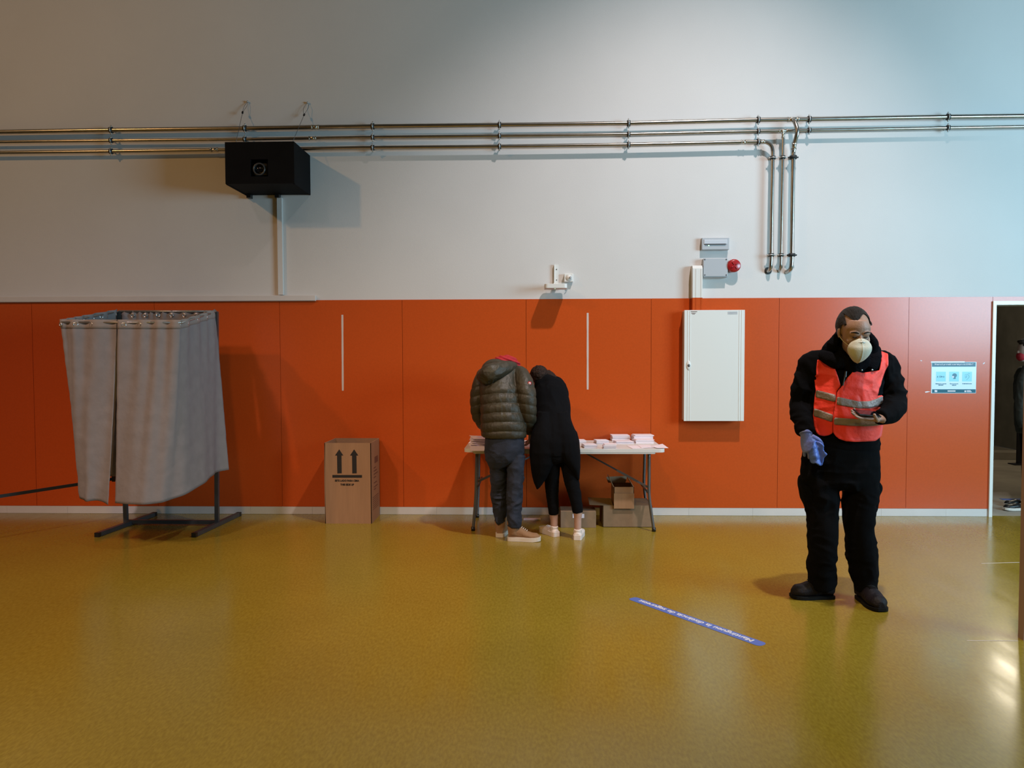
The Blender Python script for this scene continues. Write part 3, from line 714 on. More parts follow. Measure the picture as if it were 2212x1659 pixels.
prism(bm, [(c.x + 5 * mpx * math.cos(a_), c.z + 4.6 * mpx * math.sin(a_)) for a_ in np.linspace(-.6, PI + .3, 14)] + [(c.x - 4 * mpx, c.z - 2 * mpx), (c.x - 2 * mpx, c.z - 5.5 * mpx), (c.x - 2.6 * mpx, c.z - 7.5 * mpx), (c.x + 2.6 * mpx, c.z - 7.5 * mpx), (c.x + 2.6 * mpx, c.z - 3 * mpx)], lambda u, v, d: Vector((u, d, v)), yt, yt + .0004)
put('head_icon', bm, M['pdark'], t)
bm = B(); prism(bm, [(c.x - 5.2 * mpx, c.z - 1 * mpx), (c.x - 1.5 * mpx, c.z - 1.6 * mpx), (c.x - .5 * mpx, c.z - 3.4 * mpx), (c.x - 2.5 * mpx, c.z - 5.2 * mpx), (c.x - 4.6 * mpx, c.z - 4.2 * mpx), (c.x - 5.6 * mpx, c.z - 2.6 * mpx)], lambda u, v, d: Vector((u, d, v)), yt - .0004, yt)
put('mask_icon', bm, M['tapetext'], t)
bm = B(); c = PY(2089, 813, yt); mm = mpx
for pl in ([(-5, 3), (-1, 4.4), (3, 3), (4.6, -.5), (3, -4), (-1.4, -8)], [(-4.8, .2), (-1.6, .8), (.2, 2)], [(-4.4, -2), (-2, -1.2), (0, .2)], [(-3.6, -4), (-1.8, -3), (0, -2)], [(2, 5.4), (4, 7.4)], [(4.6, 5), (6, 6.6)]):
    tube(bm, [Vector((c.x + u * mm, yt, c.z + v * mm)) for u, v in pl], .0009, n=6, k=2)
put('hand_icon', bm, M['pdark'], t)
ptext('Distància de seguretat', 2032.5, 829, 1.9, 23, M['pdark']); ptext('obligatòria', 2032.5, 831.8, 1.9, 11, M['pdark'])
ptext('Ús de mascareta', 2061, 829, 1.9, 18, M['pdark']); ptext('obligatori', 2061, 832, 1.9, 9, M['pdark']); ptext('Desinfecció de mans', 2089, 828.7, 1.9, 20, M['pdark'])
for grp in (((2019, 842.5, 2021.5, 847), (2021.5, 843, 2024.5, 847)), ((2083.5, 843.5, 2087, 847),), ((2088.5, 843.2, 2097, 844.6),), ((2088.5, 845.4, 2099, 846.8),)):
    bm = B()
    for (x0, y0, x1, y1) in grp: wallrect(bm, x0, y0, x1, y1, yq + .0014, yq + .002)
    put('emblem', bm, M['tapetext'], t)
bm = B(); wallrect(bm, 2011, 780.5, 2084, 783.5, yq + .0014, yq + .0022); put('clear_tape', bm, M['clear'], t)
bm = B(); wallrect(bm, 2047, 843.5, 2064, 846, yq + .0014, yq + .0022); put('clear_tape', bm, M['clear'], t)
for pts_ in ([(1988, 778), (1992, 779), (1991, 780.5), (1988, 779.5)], [(2122.5, 785.5), (2127.5, 782), (2127, 785), (2124, 787)], [(1998, 846), (2003, 845), (2010, 845.5), (2004, 847.5), (1999, 848.5)]):
    bm = B(); prism(bm, [(PY(u, v, -.0125).x, PY(u, v, -.0125).z) for u, v in pts_], lambda u, v, d: Vector((u, d, v)), -.0122, -.0135); put('tape_scrap', bm, M['clear'], t)

# ================================================================= FLOOR TAPE
A = PZ(1364.5, 1292); E = PZ(1649, 1393.5); t = thing('floor_sticker', 'blue distance floor sticker with white lettering lying diagonally on olive floor', 'sticker', (A + E) / 2)
d = (A - E); Ln = d.length; d.normalize(); u = Vector((-d.y, d.x, 0)); mid = (A + E) / 2; hw = .036
bm = B()
poly = []
for sx_, sy_, t0 in ((1, 1, 0), (-1, 1, PI / 2), (-1, -1, PI), (1, -1, 3 * PI / 2)):
    for k in range(5):
        th = t0 + k * PI / 8; poly.append((sx_ * (Ln / 2 - .025) + .025 * math.cos(th), sy_ * (hw - .025) + .025 * math.sin(th)))
prism(bm, poly, lambda a_, b_, h: mid + d * a_ + u * b_ + Vector((0, 0, h)), .0002, .0014); put('backing', bm, M['bluetape'], t)
place_text('lettering', 'Mantingueu la distància de seguretat', .052, mid + Vector((0, 0, .0019)) - u * .002, d, u, M['tapetext'], t, bold=.0008, fitw=Ln * .865)

# ================================================================= CARDBOARD BALLOT BOX
a = PZ(702.5, 1131); b = PZ(803, 1131); yfr = (a.y + b.y) / 2
tl = PY(700, 957, yfr); tr = PY(799.5, 957, yfr); H = (tl.z + tr.z) / 2
dpt = min(PZ(820, 1112).y - yfr, -0.045 - yfr)
t = thing('cardboard_box', 'tall open brown cardboard box with two black arrows standing against wall', 'box', ((a.x + b.x) / 2, yfr + dpt / 2, 0))
x0, x1 = a.x, b.x; tk = .006; yb2 = yfr + dpt
bm = B()
def wallquad(bm, p, q, h, th, bow=0.0, n=8):
    p = Vector(p); q = Vector(q); dv = (q - p).normalized(); nn = Vector((dv.y, -dv.x, 0))
    rows = []
    for i in range(n + 1):
        f = i / n; off = nn * bow * math.sin(PI * f); z = h * f
        rows.append([bm.verts.new(p + off + Vector((0, 0, z))), bm.verts.new(q + off + Vector((0, 0, z))), bm.verts.new(q + off - nn * th + Vector((0, 0, z))), bm.verts.new(p + off - nn * th + Vector((0, 0, z)))])
    skin(bm, rows)
wallquad(bm, (x0, yfr, 0), (x1, yfr, 0), H, tk); put('front_side', bm, M['card'], t)
bm = B(); wallquad(bm, (x1, yfr, 0), (x1, yb2, 0), H + .002, tk, 0.0); put('right_side', bm, M['card'], t)
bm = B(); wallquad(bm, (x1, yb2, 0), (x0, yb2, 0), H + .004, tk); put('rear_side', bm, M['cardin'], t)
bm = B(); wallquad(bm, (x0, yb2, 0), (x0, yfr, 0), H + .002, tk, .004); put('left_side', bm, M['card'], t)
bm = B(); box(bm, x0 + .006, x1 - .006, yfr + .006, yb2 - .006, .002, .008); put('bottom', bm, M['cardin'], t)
bm = B(); Q = lambda px, py: PY(px, py, yfr)
for cx_ in (732.7, 765):
    pts_ = [(cx_, 970.5), (cx_ + 9, 984), (cx_ + 5, 984), (cx_ + 5.6, 1022.5), (cx_ - 4, 1022.8), (cx_ - 4.6, 984.2), (cx_ - 9, 984)]
    prism(bm, [(Q(*p).x, Q(*p).z) for p in pts_], lambda u_, v_, dd: Vector((u_, dd, v_)), yfr - .0008, yfr - .0001)
p0, p1 = Q(718, 1026), Q(782, 1032); box(bm, p0.x, p1.x, yfr - .0008, yfr - .0001, p1.z, p0.z)
put('arrow_print', bm, M['ink'], t, label='two black arrows over a bar')
sm = 1 / scl(yfr, 750)
place_text('lettering', 'ESTE LADO PARA CIMA', 5.6 * sm, Q(749.5, 1038.5) + Vector((0, -.001, 0)), (1, 0, 0), (0, 0, 1), M['ink'], t, bold=.0012, fitw=53 * sm)
place_text('lettering', 'THIS SIDE UP', 5.6 * sm, Q(750, 1047) + Vector((0, -.001, 0)), (1, 0, 0), (0, 0, 1), M['ink'], t, bold=.0012, fitw=30 * sm)
bm = B()
def side_mark(fy0, fy1, z0, z1):
    zz = (z0 + z1) / 2; xo = x1 + .0003
    box(bm, xo, xo + .0006, yfr + dpt * fy0, yfr + dpt * fy1, z0, z1)
side_mark(.4, .8, H * .72, H * .80)
for k, z in enumerate((.66, .62, .58, .54, .47, .42, .39)): side_mark(.3, .3 + .25 + .2 * ((k * 7) % 3) / 2, H * z, H * (z + .014))
for k, z in enumerate((.30, .275, .25, .225, .20, .175, .15)): side_mark(.15, .85, H * z, H * (z + .008))
put('side_print', bm, M['inkbr'], t, label='faded brown print lines')

# ================================================================= VOTING BOOTH
dB, dF = 7.03, 6.12
P1 = PZ(272.5, 1133.5); P2 = PZ(469, 1135)
t = thing('voting_booth', 'grey curtained voting booth on steel frame at left', 'booth', ((P1 + P2) / 2))
BL = PD(257, 673, dB); BR = PD(467, 673, dB - .03); FL = PD(133, 696, dF); FR = PD(392, 697, dF)
for Pb, Tp in ((P1, BL), (P2, BR)):
    bm = B(); bar(bm, Pb + Vector((0, 0, .02)), Tp, .034, .034, up=Vector((0, 1, 0))); put('post', bm, M['booth'], t)
for (fr, bk) in (((209, 1155.5), (335, 1110)), ((418.5, 1156), (517, 1110))):
    a = PZ(fr[0], fr[1], .02); b = PZ(bk[0], bk[1], .02)
    bm = B(); bar(bm, a, b, .036, .036); f_ = put('foot_bar', bm, M['booth'], t)
    for q, s_ in ((a, 1), (b, -1)):
        dd = (b - a).normalized() * s_; bm = B(); bar(bm, q - dd * .004, q + dd * .03, .040, .038); put('end_cap', bm, M['black'], f_)
bm = B(); bar(bm, P1 + Vector((0, 0, .03)), P2 + Vector((0, 0, .03)), .034, .034); put('cross_bar', bm, M['booth'], t)
for a, b, r_ in ((BL, BR, .012), (BL, FL, .008), (FL, FR, .008), (FR, BR, .008)):
    bm = B(); tube(bm, [a, b], r_, n=12); put('curtain_rail', bm, M['rail'], t, True)

def curtain(tops, bots, seed, nfold, amp, name='curtain', ns=90, nt=60, wav=1.0):
    """tops / bots: lists of Vectors round the rail and along the hem"""
    T_ = crom([list(p) for p in tops], 12); Bt = crom([list(p) for p in bots], 12)
    def resample(A, n, fr=None):
        dl = np.linalg.norm(np.diff(A, axis=0), axis=1); s = np.concatenate([[0], np.cumsum(dl)]); s /= s[-1]
        q = np.linspace(0, 1, n); return np.stack([np.interp(q, s, A[:, k]) for k in range(3)], 1), s
    # straight rails: linear between given corners for the top
    T_, _ = resample(np.array([list(p) for p in tops]), ns); Bt, _ = resample(Bt, ns)
    cen = (np.array(BL) + np.array(BR) + np.array(FL) + np.array(FR)) / 4
    verts = []; rnd = random.Random(seed); ph = [rnd.uniform(0, 6.28) for _ in range(4)]
    for j in range(nt + 1):
        f = j / nt
        for i in range(ns):
            s = i / (ns - 1)
            p = T_[i] * (1 - f) + Bt[i] * f
            # outward normal in plan
            i0, i1 = max(i - 2, 0), min(i + 2, ns - 1); tg = (T_[i1] - T_[i0]) * (1 - f) + (Bt[i1] - Bt[i0]) * f
            nn = np.array([tg[1], -tg[0], 0]); nn /= (np.linalg.norm(nn) + 1e-9)
            sw = s + .05 * math.sin(5.3 * s + seed) + .03 * math.sin(11 * s + 2 * seed); w1 = math.sin(nfold * 2 * 2 * PI * sw + ph[0]) * (1 - .55 * f) * max(.25, 1 - f * 1.5)
            w2 = math.sin(nfold * .5 * 2 * PI * sw + ph[1] + 1.5 * f) * f
            w3 = math.sin(nfold * 1.7 * 2 * PI * sw + ph[2] + 2.2 * f) * .22 * min(1, f * 2) 
            wr = mnoise.noise(Vector((s * 6, f * 14, seed))) * .18 + mnoise.noise(Vector((s * 14, f * 30, seed + 3))) * .08
            p = p + nn * amp * (w1 * .55 * wav + w2 * .9 + w3 + wr)
            verts.append(tuple(p))
    faces = [(j * ns + i, j * ns + i + 1, (j + 1) * ns + i + 1, (j + 1) * ns + i) for j in range(nt) for i in range(ns - 1)]
    me = bpy.data.meshes.new(name); me.from_pydata(verts, [], faces); me.update()
    o = put(name, me, M['curtain'], t, True)
    md = o.modifiers.new('s', 'SOLIDIFY'); md.thickness = .0025; md.offset = 0
    # hem band and eyelets
    hm = bpy.data.meshes.new('h'); hv = []
    jj = 4
    V = np.array(verts).reshape(nt + 1, ns, 3)
    for j in (0, 1, 2, 3):
        for i in range(ns):
            i0, i1 = max(i - 1, 0), min(i + 1, ns - 1); tg = V[j, i1] - V[j, i0]; nn = np.array([tg[1], -tg[0], 0]); nn /= (np.linalg.norm(nn) + 1e-9)
            if (nn[:2] @ (V[j, i, :2] - cen[:2])) < 0: nn = -nn
            hv.append(tuple(V[j, i] + nn * .003))
    hm.from_pydata(hv, [], [(j * ns + i, j * ns + i + 1, (j + 1) * ns + i + 1, (j + 1) * ns + i) for j in range(3) for i in range(ns - 1)]); hm.update()
    ho = put('header_band', hm, M['curtain2'], o, True); md = ho.modifiers.new('s', 'SOLIDIFY'); md.thickness = .002; md.offset = 0
    ne = max(2, int(len(tops) * 0 + sum((Vector(tops[k + 1]) - Vector(tops[k])).length for k in range(len(tops) - 1)) / .115))
    for e in range(ne):
        i = int((e + .5) / ne * (ns - 1)); c_ = V[2, i] * .7 + V[1, i] * .3; i0, i1 = max(i - 1, 0), min(i + 1, ns - 1); tg = V[1, i1] - V[1, i0]; nn = Vector((tg[1], -tg[0], 0)).normalized()
        bm = B(); torus(bm, c_, nn, .015, .0045, 16, 6); put('eyelet', bm, M['zinc2'], o, True)
    return o
M['curtain2'] = mat('grey_curtain_header', (0.28, 0.24, 0.22), 0.9, spec=0.1, var=0.06, vscale=20)
M['zinc2'] = mat('chrome_eyelet', (0.75, 0.72, 0.7), 0.25, metal=1.0)
up = Vector((0, 0, .022))
slit = FL.lerp(FR, .475)
# left piece: back corner, left rail, front rail to the slit
curtain([BL + up, FL + up, FL.lerp(FR, .462) + up], [PD(205, 1020, 6.95), PD(186, 1060, 6.4), PD(178, 1083, 6.12), PD(205, 1083, 6.10), PD(233, 1091, 6.08)], 3, 4.3, .030)
# right piece
curtain([FL.lerp(FR, .475) + up, FR + up, BR + up], [PD(245, 1088, 6.10), PD(300, 1089, 6.06), PD(354, 1085, 6.08), PD(410, 1064, 6.25), PD(452, 1030, 6.6), PD(474, 1020, 6.8), PD(497, 1015, 6.9)], 5, 3.6, .024)
# rear piece
curtain([BR + up * .3, BL + up * .3 + Vector((-.06, 0, 0))], [PD(488, 1016, 6.97), PD(360, 1024, 7.05), PD(212, 1030, 7.05)], 9, 6, .02, ns=60)

# ================================================================= BLACK STRAP
t = thing('barrier_strap', 'black strap stretched low from left border to voting booth', 'strap', PZ(0, 1172))
pA = PZ(0, 1172); pB = PZ(172, 1141); zA = PY(0, 1072.5, pA.y).z; zB = PY(172, 1046, pB.y).z
a = Vector((pA.x, pA.y, zA)); b = Vector((pB.x, pB.y, zB)); dd = (b - a)
end = a + dd * 1.50
bm = B(); bar(bm, a - dd * 1.2, end, .010, .027); put('strap', bm, M['clamp'], t)
bm = B(); box(bm, end.x - .015, end.x + .015, end.y - .015, end.y + .015, end.z - .025, end.z + .025); put('clip', bm, M['black'], t)

# ================================================================= TABLE
TF = PZ(1219, 970, .735).y; TB = min(PZ(1219, 951, .735).y, -.03)
tx0 = PZ(998, 972, .735).x + .01; tx1 = PZ(1440, 970, .735).x - .012; ZT = .735
t = thing('folding_table', 'white plastic folding table with grey legs holding ballot papers', 'table', ((tx0 + tx1) / 2, (TF + TB) / 2, 0))
bm = B()
def rr(x0, x1, y0, y1, r_, n=6):
    return [(cx_ + r_ * math.cos(th), cy_ + r_ * math.sin(th)) for cx_, cy_, t0 in ((x1 - r_, y1 - r_, 0), (x0 + r_, y1 - r_, PI / 2), (x0 + r_, y0 + r_, PI), (x1 - r_, y0 + r_, 1.5 * PI)) for th in [t0 + k * PI / 2 / n for k in range(n + 1)]]
prism(bm, rr(tx0, tx1, TF, TB, .05), lambda u_, v_, h: Vector((u_, v_, h)), ZT - .03, ZT)
prism(bm, rr(tx0 + .08, tx1 - .08, TF + .004, TB - .004, .03), lambda u_, v_, h: Vector((u_, v_, h)), ZT - .043, ZT - .0299)
put('tabletop', bm, M['tabletop'], t, bevel=.006)
def leg(px_top, px_mid, px_bot, pyb, ydepth, side):
    y = ydepth; zt = ZT - .04
    a_ = PY(px_top, 979, y); b_ = PY(px_mid, 1080, y); c_ = PY(px_bot, pyb, y)
    bm = B(); tube(bm, [Vector((a_.x, y, zt)), Vector((a_.x + (b_.x - a_.x) * .5, y, .5)), Vector((b_.x, y, .33)), Vector((b_.x + (c_.x - b_.x) * .45, y, .17)), Vector((c_.x, y, .012))], .0135, n=14)
    lg = put('leg', bm, M['tableleg'], t, True)
    bm = B(); cyl(bm, Vector((c_.x, y, 0)), Vector((c_.x, y, .035)), .0175); put('foot_cap', bm, M['black'], lg, True)
    return a_, b_, c_
yL = TF + .07; yR = TB - .06
leg(1402, 1402, 1412.5, 1145, yL, 1); leg(1393, 1391, 1399, 1114, yR, 1)
leg(1030, 1028, 1022, 1143, yL, -1); leg(1035, 1034, 1031, 1113, yR, -1)
# braces
for (p, q, kx) in ((( 1250, 980), (1401, 1053), 1), ((1180, 985), (1032, 1040), -1)):
    ym = (yL + yR) / 2; a_ = PY(p[0], p[1], ym); a_.z = ZT - .045; b_ = PY(q[0], q[1], yL + .03)
    m_ = a_.lerp(b_, .62)
    bm = B(); bar(bm, a_, m_, .014, .014, up=Vector((0, 1, 0))); bar(bm, m_ - (b_ - a_) * .06, b_, .018, .030, up=Vector((0, 1, 0)))
    br = put('brace', bm, M['tableleg'], t)
    for f in (-.05, .06, .35):
        bm = B(); c_ = m_ + (b_ - a_) * f; cyl(bm, c_ + Vector((0, -.008, 0)), c_ + Vector((0, -.013, 0)), .006, 10); put('rivet', bm, M['zinc'], br, True)
    bm = B(); bx = b_.x; tube(bm, [Vector((bx, yL, b_.z - .05)), Vector((bx, yR, b_.z - .05))], .010, n=10); put('stretcher', bm, M['tableleg'], t, True)

# paper stacks: (px0,px1 front edge, y of front bottom, y of front top edge, depth m, shear px)
stacks = [
 ('short ballot paper stack half hidden behind the black coat', 1247, 1266, 960, 951, .10, -3),
 ('low ballot stack at table front, leftmost beside black coat', 1262, 1290, 968.5, 961, .13, -4),
 ('small ballot stack in back row, third from table right end', 1288.5, 1315, 959, 951, .10, -4),
 ('slightly fanned ballot stack at table front in the middle', 1304, 1331, 970, 960, .11, 0),
 ('tallest wide ballot stack in back row behind middle front stack', 1323, 1361, 953, 940.5, .13, -2),
 ('wide low ballot stack second from right in front row', 1331, 1369, 959, 953.5, .12, -4),
 ('tall ballot stack in back right corner of table', 1370, 1411, 946, 940, .13, -3),
 ('wide ballot stack, rightmost in front row, before corner stack', 1374, 1412.5, 958, 950, .13, -4),
]
for k, (lb, xa, xb, yb_, yt_, dp, sh) in enumerate(stacks):
    a_ = PZ(xa, yb_, ZT); b_ = PZ(xb, yb_, ZT); y = a_.y
    if k == 6: y = -.22; 
    if k in (0,): y = -.30
    y = min(y, -.035 - dp)
    a_ = PY(xa, yb_, y); b_ = PY(xb, yb_, y); h = PY(xa, yt_, y).z - ZT
    bm = B(); nl = 7; rnd = random.Random(k); step = h / nl
    for i in range(nl):
        ox, oy = rnd.uniform(-.004, .004), rnd.uniform(-.004, .004)
        if i == nl - 1 and k in (3, 7, 6): ox += .006
        x0_, x1_ = a_.x + ox, b_.x + ox; sx_ = sh / 230
        hexa(bm, [(x0_, y + oy, ZT + i * step), (x1_, y + oy, ZT + i * step), (x1_ + sx_, y + oy + dp, ZT + i * step), (x0_ + sx_, y + oy + dp, ZT + i * step),
                  (x0_, y + oy, ZT + (i + .93) * step), (x1_, y + oy, ZT + (i + .93) * step), (x1_ + sx_, y + oy + dp, ZT + (i + .93) * step), (x0_ + sx_, y + oy + dp, ZT + (i + .93) * step)])
    tag(put('ballot_stack', bm, M['paper']), lb, 'paper stack', 'ballot paper stacks on the table')
def loose(lb, pts_, z, lift=.0, nm='ballot_sheet'):
    P_ = [PZ(u_, v_, z) for u_, v_ in pts_]
    bm = B(); A_ = [bm.verts.new(p + Vector((0, 0, lift * (i == 1)))) for i, p in enumerate(P_)]; B_ = [bm.verts.new(p + Vector((0, 0, .0015 + lift * (i == 1)))) for i, p in enumerate(P_)]
    bm.faces.new(A_[::-1]); bm.faces.new(B_)
    for i in range(len(P_)): bm.faces.new((A_[i], A_[(i + 1) % len(P_)], B_[(i + 1) % len(P_)], B_[i]))
    tag(put(nm, bm, M['paper']), lb, 'paper', 'loose ballot sheets on the table')
loose('loose ballot sheet at table front, left of the loose sheets', [(1354, 963), (1384, 962), (1390, 968.5), (1367, 969.5)], ZT + .001)
loose('loose ballot sheet lying between two others near right table edge', [(1377, 961.5), (1404, 961), (1413, 967), (1386, 968)], ZT + .003)
loose('loose ballot sheet sticking out over right table corner', [(1406, 964), (1431, 959), (1444, 968), (1419, 968)], ZT + .005)
loose('loose ballot sheet slipping off a pile at left table end', [(1015, 958), (1050, 958), (1052, 974), (1016, 974)], ZT + .001)
# pile at left end
bm = B(); rnd = random.Random(31)
for i in range(8):
    c_ = PZ(1036, 962, ZT); ro = Matrix.Rotation(rnd.uniform(-.25, .25), 4, 'Z'); mt = Matrix.Translation(Vector((c_.x + rnd.uniform(-.01, .01), c_.y + rnd.uniform(-.01, .01), ZT + .003 + i * .009))) @ ro
    box(bm, -.075, .075, -.055, .055, 0, .008, mt)
tag(put('ballot_stack', bm, M['paper']), 'untidy ballot pile at left table end beside olive jacket', 'paper stack', 'ballot paper stacks on the table')
loose('top ballot sheet jutting left over untidy pile', [(1014, 941), (1046, 942), (1048, 948), (1022, 948)], ZT + .0775)

# ================================================================= BOXES UNDER TABLE
def carton(name, lb, px0, px1, pyb, pyt, depth, m, flaps=None, yclamp=-.03):
    a_ = PZ(px0, pyb); b_ = PZ(px1, pyb); y = (a_.y + b_.y) / 2; a_ = PY(px0, pyb, y); b_ = PY(px1, pyb, y); h = PY(px0, pyt, y).z
    depth = min(depth, yclamp - y)
    tt = thing(name, lb, 'box', ((a_.x + b_.x) / 2, y + depth / 2, 0)); x0_, x1_ = a_.x, b_.x
    return tt, x0_, x1_, y, h, depth
tt, x0_, x1_, y, h, dp = carton('cardboard_box', 'large brown cardboard box lying under right end of table', 1302.5, 1409, 1139, 1092, .36, M['carddk'])
tk = .005
bm = B(); box(bm, x0_, x1_, y, y + tk, 0, h); box(bm, x0_, x1_, y + dp - tk, y + dp, 0, h); box(bm, x0_, x0_ + tk, y, y + dp, 0, h); box(bm, x1_ - tk, x1_, y, y + dp, 0, h); box(bm, x0_, x1_, y, y + dp, 0, tk)
box(bm, x0_ + .1, x1_, y + .01, y + dp, h - tk, h); put('body', bm, M['carddk'], tt, bevel=.001)
bm = B(); hexa(bm, [(x0_ - .12, y + .02, h + .002), (x0_ + .09, y + .0, h - .002), (x0_ + .09, y + dp * .6, h + .02), (x0_ - .12, y + dp * .6, h + .03), (x0_ - .12, y + .02, h + .007), (x0_ + .09, y + .0, h + .003), (x0_ + .09, y + dp * .6, h + .025), (x0_ - .12, y + dp * .6, h + .035)])
put('flap', bm, M['carddk'], tt)
HB = h; YBX = y
# small open box on it
y2 = YBX - .012; a_ = PY(1326, 1098, y2); b_ = PY(1369.5, 1098, y2); zb = max(a_.z, HB + .004) ; zt_ = PY(1326, 1065.5, y2).z; dp2 = .24
tt = thing('cardboard_box', 'small open cardboard box tilted on top of large box under table', 'box', ((a_.x + b_.x) / 2, y2 + .1, zb))
x0_, x1_ = a_.x, b_.x
bm = B(); zf = PY(1326, 1098, y2).z
hexa(bm, [(x0_, y2 - .012, zf), (x1_, y2 - .012, zf), (x1_, y2 - .006, zf), (x0_, y2 - .006, zf), (x0_, y2 - .012, zt_), (x1_, y2 - .012, zt_), (x1_, y2 - .006, zt_), (x0_, y2 - .006, zt_)])
put('front_flap', bm, M['card'], tt, label='light brown hanging front flap')
bm = B(); zt2 = PY(1326, 1050, y2 + .05).z; box(bm, x0_, x1_, y2 + .0, y2 + .005, zb, zt2)
box(bm, x0_, x0_ + .005, y2, y2 + dp2, zb, zt2); box(bm, x1_ - .005, x1_, y2, y2 + dp2, zb, zt2); box(bm, x0_, x1_, y2 + dp2 - .005, y2 + dp2, zb, zt2); box(bm, x0_, x1_, y2, y2 + dp2, zb, zb + .005)
put('body', bm, M['card'], tt)
bm = B(); zt3 = PY(1326, 1031, y2 + dp2).z
hexa(bm, [(x0_ - .03, y2 + dp2 - .01, zt2), (x1_ - .05, y2 + dp2 - .01, zt2), (x1_ - .05, y2 + dp2 - .005, zt2), (x0_ - .03, y2 + dp2 - .005, zt2), (x0_ - .045, y2 + dp2 + .02, zt3), (x1_ - .03, y2 + dp2 + .02, zt3 + .01), (x1_ - .03, y2 + dp2 + .025, zt3 + .01), (x0_ - .045, y2 + dp2 + .025, zt3)])
put('flap', bm, M['carddk'], tt)
bm = B(); hexa(bm, [(x0_ - .005, y2, zt2), (x0_, y2, zt2), (x0_, y2 + dp2, zt2), (x0_ - .005, y2 + dp2, zt2), (x0_ - .04, y2 + .02, zt2 + .08), (x0_ - .035, y2 + .02, zt2 + .08), (x0_ - .035, y2 + dp2 - .02, zt2 + .08), (x0_ - .04, y2 + dp2 - .02, zt2 + .08)])
put('flap', bm, M['carddk'], tt)
bm = B(); hexa(bm, [(x1_ - .005, y2 + .02, zt2), (x1_, y2 + .02, zt2), (x1_, y2 + dp2, zt2), (x1_ - .005, y2 + dp2, zt2), (x1_ - .045, y2 + .04, zt2 + .07), (x1_ - .04, y2 + .04, zt2 + .07), (x1_ - .04, y2 + dp2 - .02, zt2 + .07), (x1_ - .045, y2 + dp2 - .02, zt2 + .07)])
put('flap', bm, M['card'], tt)
# box behind the woman
tt, x0_, x1_, y, h, dp = carton('cardboard_box', 'closed cardboard box on floor behind the white sneakers', 1211, 1287.5, 1140, 1105, .24, M['carddk'])
bm = B(); box(bm, x0_, x1_, y, y + dp, 0, h); put('body', bm, M['carddk'], tt, bevel=.002)
bm = B(); p0, p1 = PY(1237, 1110, y), PY(1262, 1119, y); box(bm, p0.x, p1.x, y - .001, y - .0002, p1.z, p0.z); put('label_sticker', bm, M['paper'], tt)
a_ = PZ(1131, 1124); b_ = PZ(1168, 1124); bm = B(); box(bm, a_.x, b_.x, a_.y, a_.y + .05, .0005, .012)
tag(put('paper_bundle', bm, M['paper'], bevel=.001), 'small flat white bundle on floor under the table', 'paper')

# ================================================================= PEOPLE helpers
def shoe(parent, heel, dirv, L, W, Hh, m_up, m_sole, name='shoe', sole_h=.03, ankle_r=.045, toe_h=.06, laces=None, sole_flare=.003, swoosh=None):
    heel = Vector(heel); dv = Vector((dirv[0], dirv[1], 0)).normalized(); sv = Vector((dv.y, -dv.x, 0))
    F_ = lambda u_, v_, z_: heel + dv * u_ + sv * v_ + Vector((0, 0, z_))
    prof = [(0.0, .50, .75), (.06, .72, .80), (.2, .80, .90), (.38, .82, .86), (.55, .94, .70), (.72, 1.0, .55), (.86, .90, .48), (.95, .66, .40), (1.0, .36, .30)]
    hs = Hh * .95
    arr = crom([[p[0] * L, p[1] * W / 2, max(p[2] * hs if p[0] < .5 else toe_h * (1 + 1.2 * max(0, .75 - p[0])), .02)] for p in prof], 4)
    arr[:, 2] = [np.interp(a_[0] / L, [0, .1, .3, .42, .6, .75, .9, 1.0], [hs * .7, hs * .8, hs * .85, hs * .72, toe_h * 1.2, toe_h, toe_h * .95, toe_h * .66]) for a_ in arr]
    bm = B(); rings = []
    for u_, w_, h_ in arr:
        ring = []
        for k in range(20):
            th = 2 * PI * k / 20; c_, s_ = math.cos(th), math.sin(th)
            x_ = math.copysign(abs(c_) ** .75, c_) * w_ * (1 if s_ < .1 else 1 - .30 * s_)
            z_ = sole_h * .6 + (h_ - sole_h * .6) * (.5 + .5 * math.copysign(abs(s_) ** .8, s_))
            ring.append(bm.verts.new(F_(u_, x_, z_)))
        rings.append(ring)
    skin(bm, rings)
    tube(bm, [F_(L * .17, 0, sole_h + .02), F_(L * .17, 0, Hh * .7), F_(L * .15, 0, Hh * 1.05)], [ankle_r * .9, ankle_r, ankle_r * .98], n=20, k=3)
    me = remesh(bm, .0045, 4, lambda co, no: folds(co, .0012, (30, 30, 30), 3), .004)
    up_ = put(name, me, m_up, parent, True)
    bm = B(); outl = []
    for u_, w_, h_ in arr: outl.append((u_, w_ + sole_flare))
    outl = [(-.006, .3 * W)] * 0 + outl
    poly_ = [(u_ + (.006 if u_ > L * .9 else (-.006 if u_ < L * .05 else 0)), w_) for u_, w_ in outl] + [(u_ + (.006 if u_ > L * .9 else (-.006 if u_ < L * .05 else 0)), -w_) for u_, w_ in reversed(outl)]
    prism(bm, poly_, lambda a_, b_, h_: F_(a_, b_, h_ + (.35 * max(0, a_ / L - .8) * .06)), .001, sole_h)
    put('sole', bm, m_sole, up_, bevel=.004)
    if laces:
        bm = B()
        for k in range(5):
            u_ = L * (.36 + .055 * k); z_ = np.interp(u_ / L, [0, .1, .3, .42, .6, .75, .9, 1.0], [hs * .7, hs * .8, hs * .85, hs * .72, toe_h * 1.25, toe_h, toe_h * .85, toe_h * .5]) + .003
            tube(bm, [F_(u_, -.024, z_ - .006), F_(u_ + .006, 0, z_ + .002), F_(u_, .024, z_ - .006)], .0028, n=6, k=2)
        put('laces', bm, laces, up_, True)
    return up_
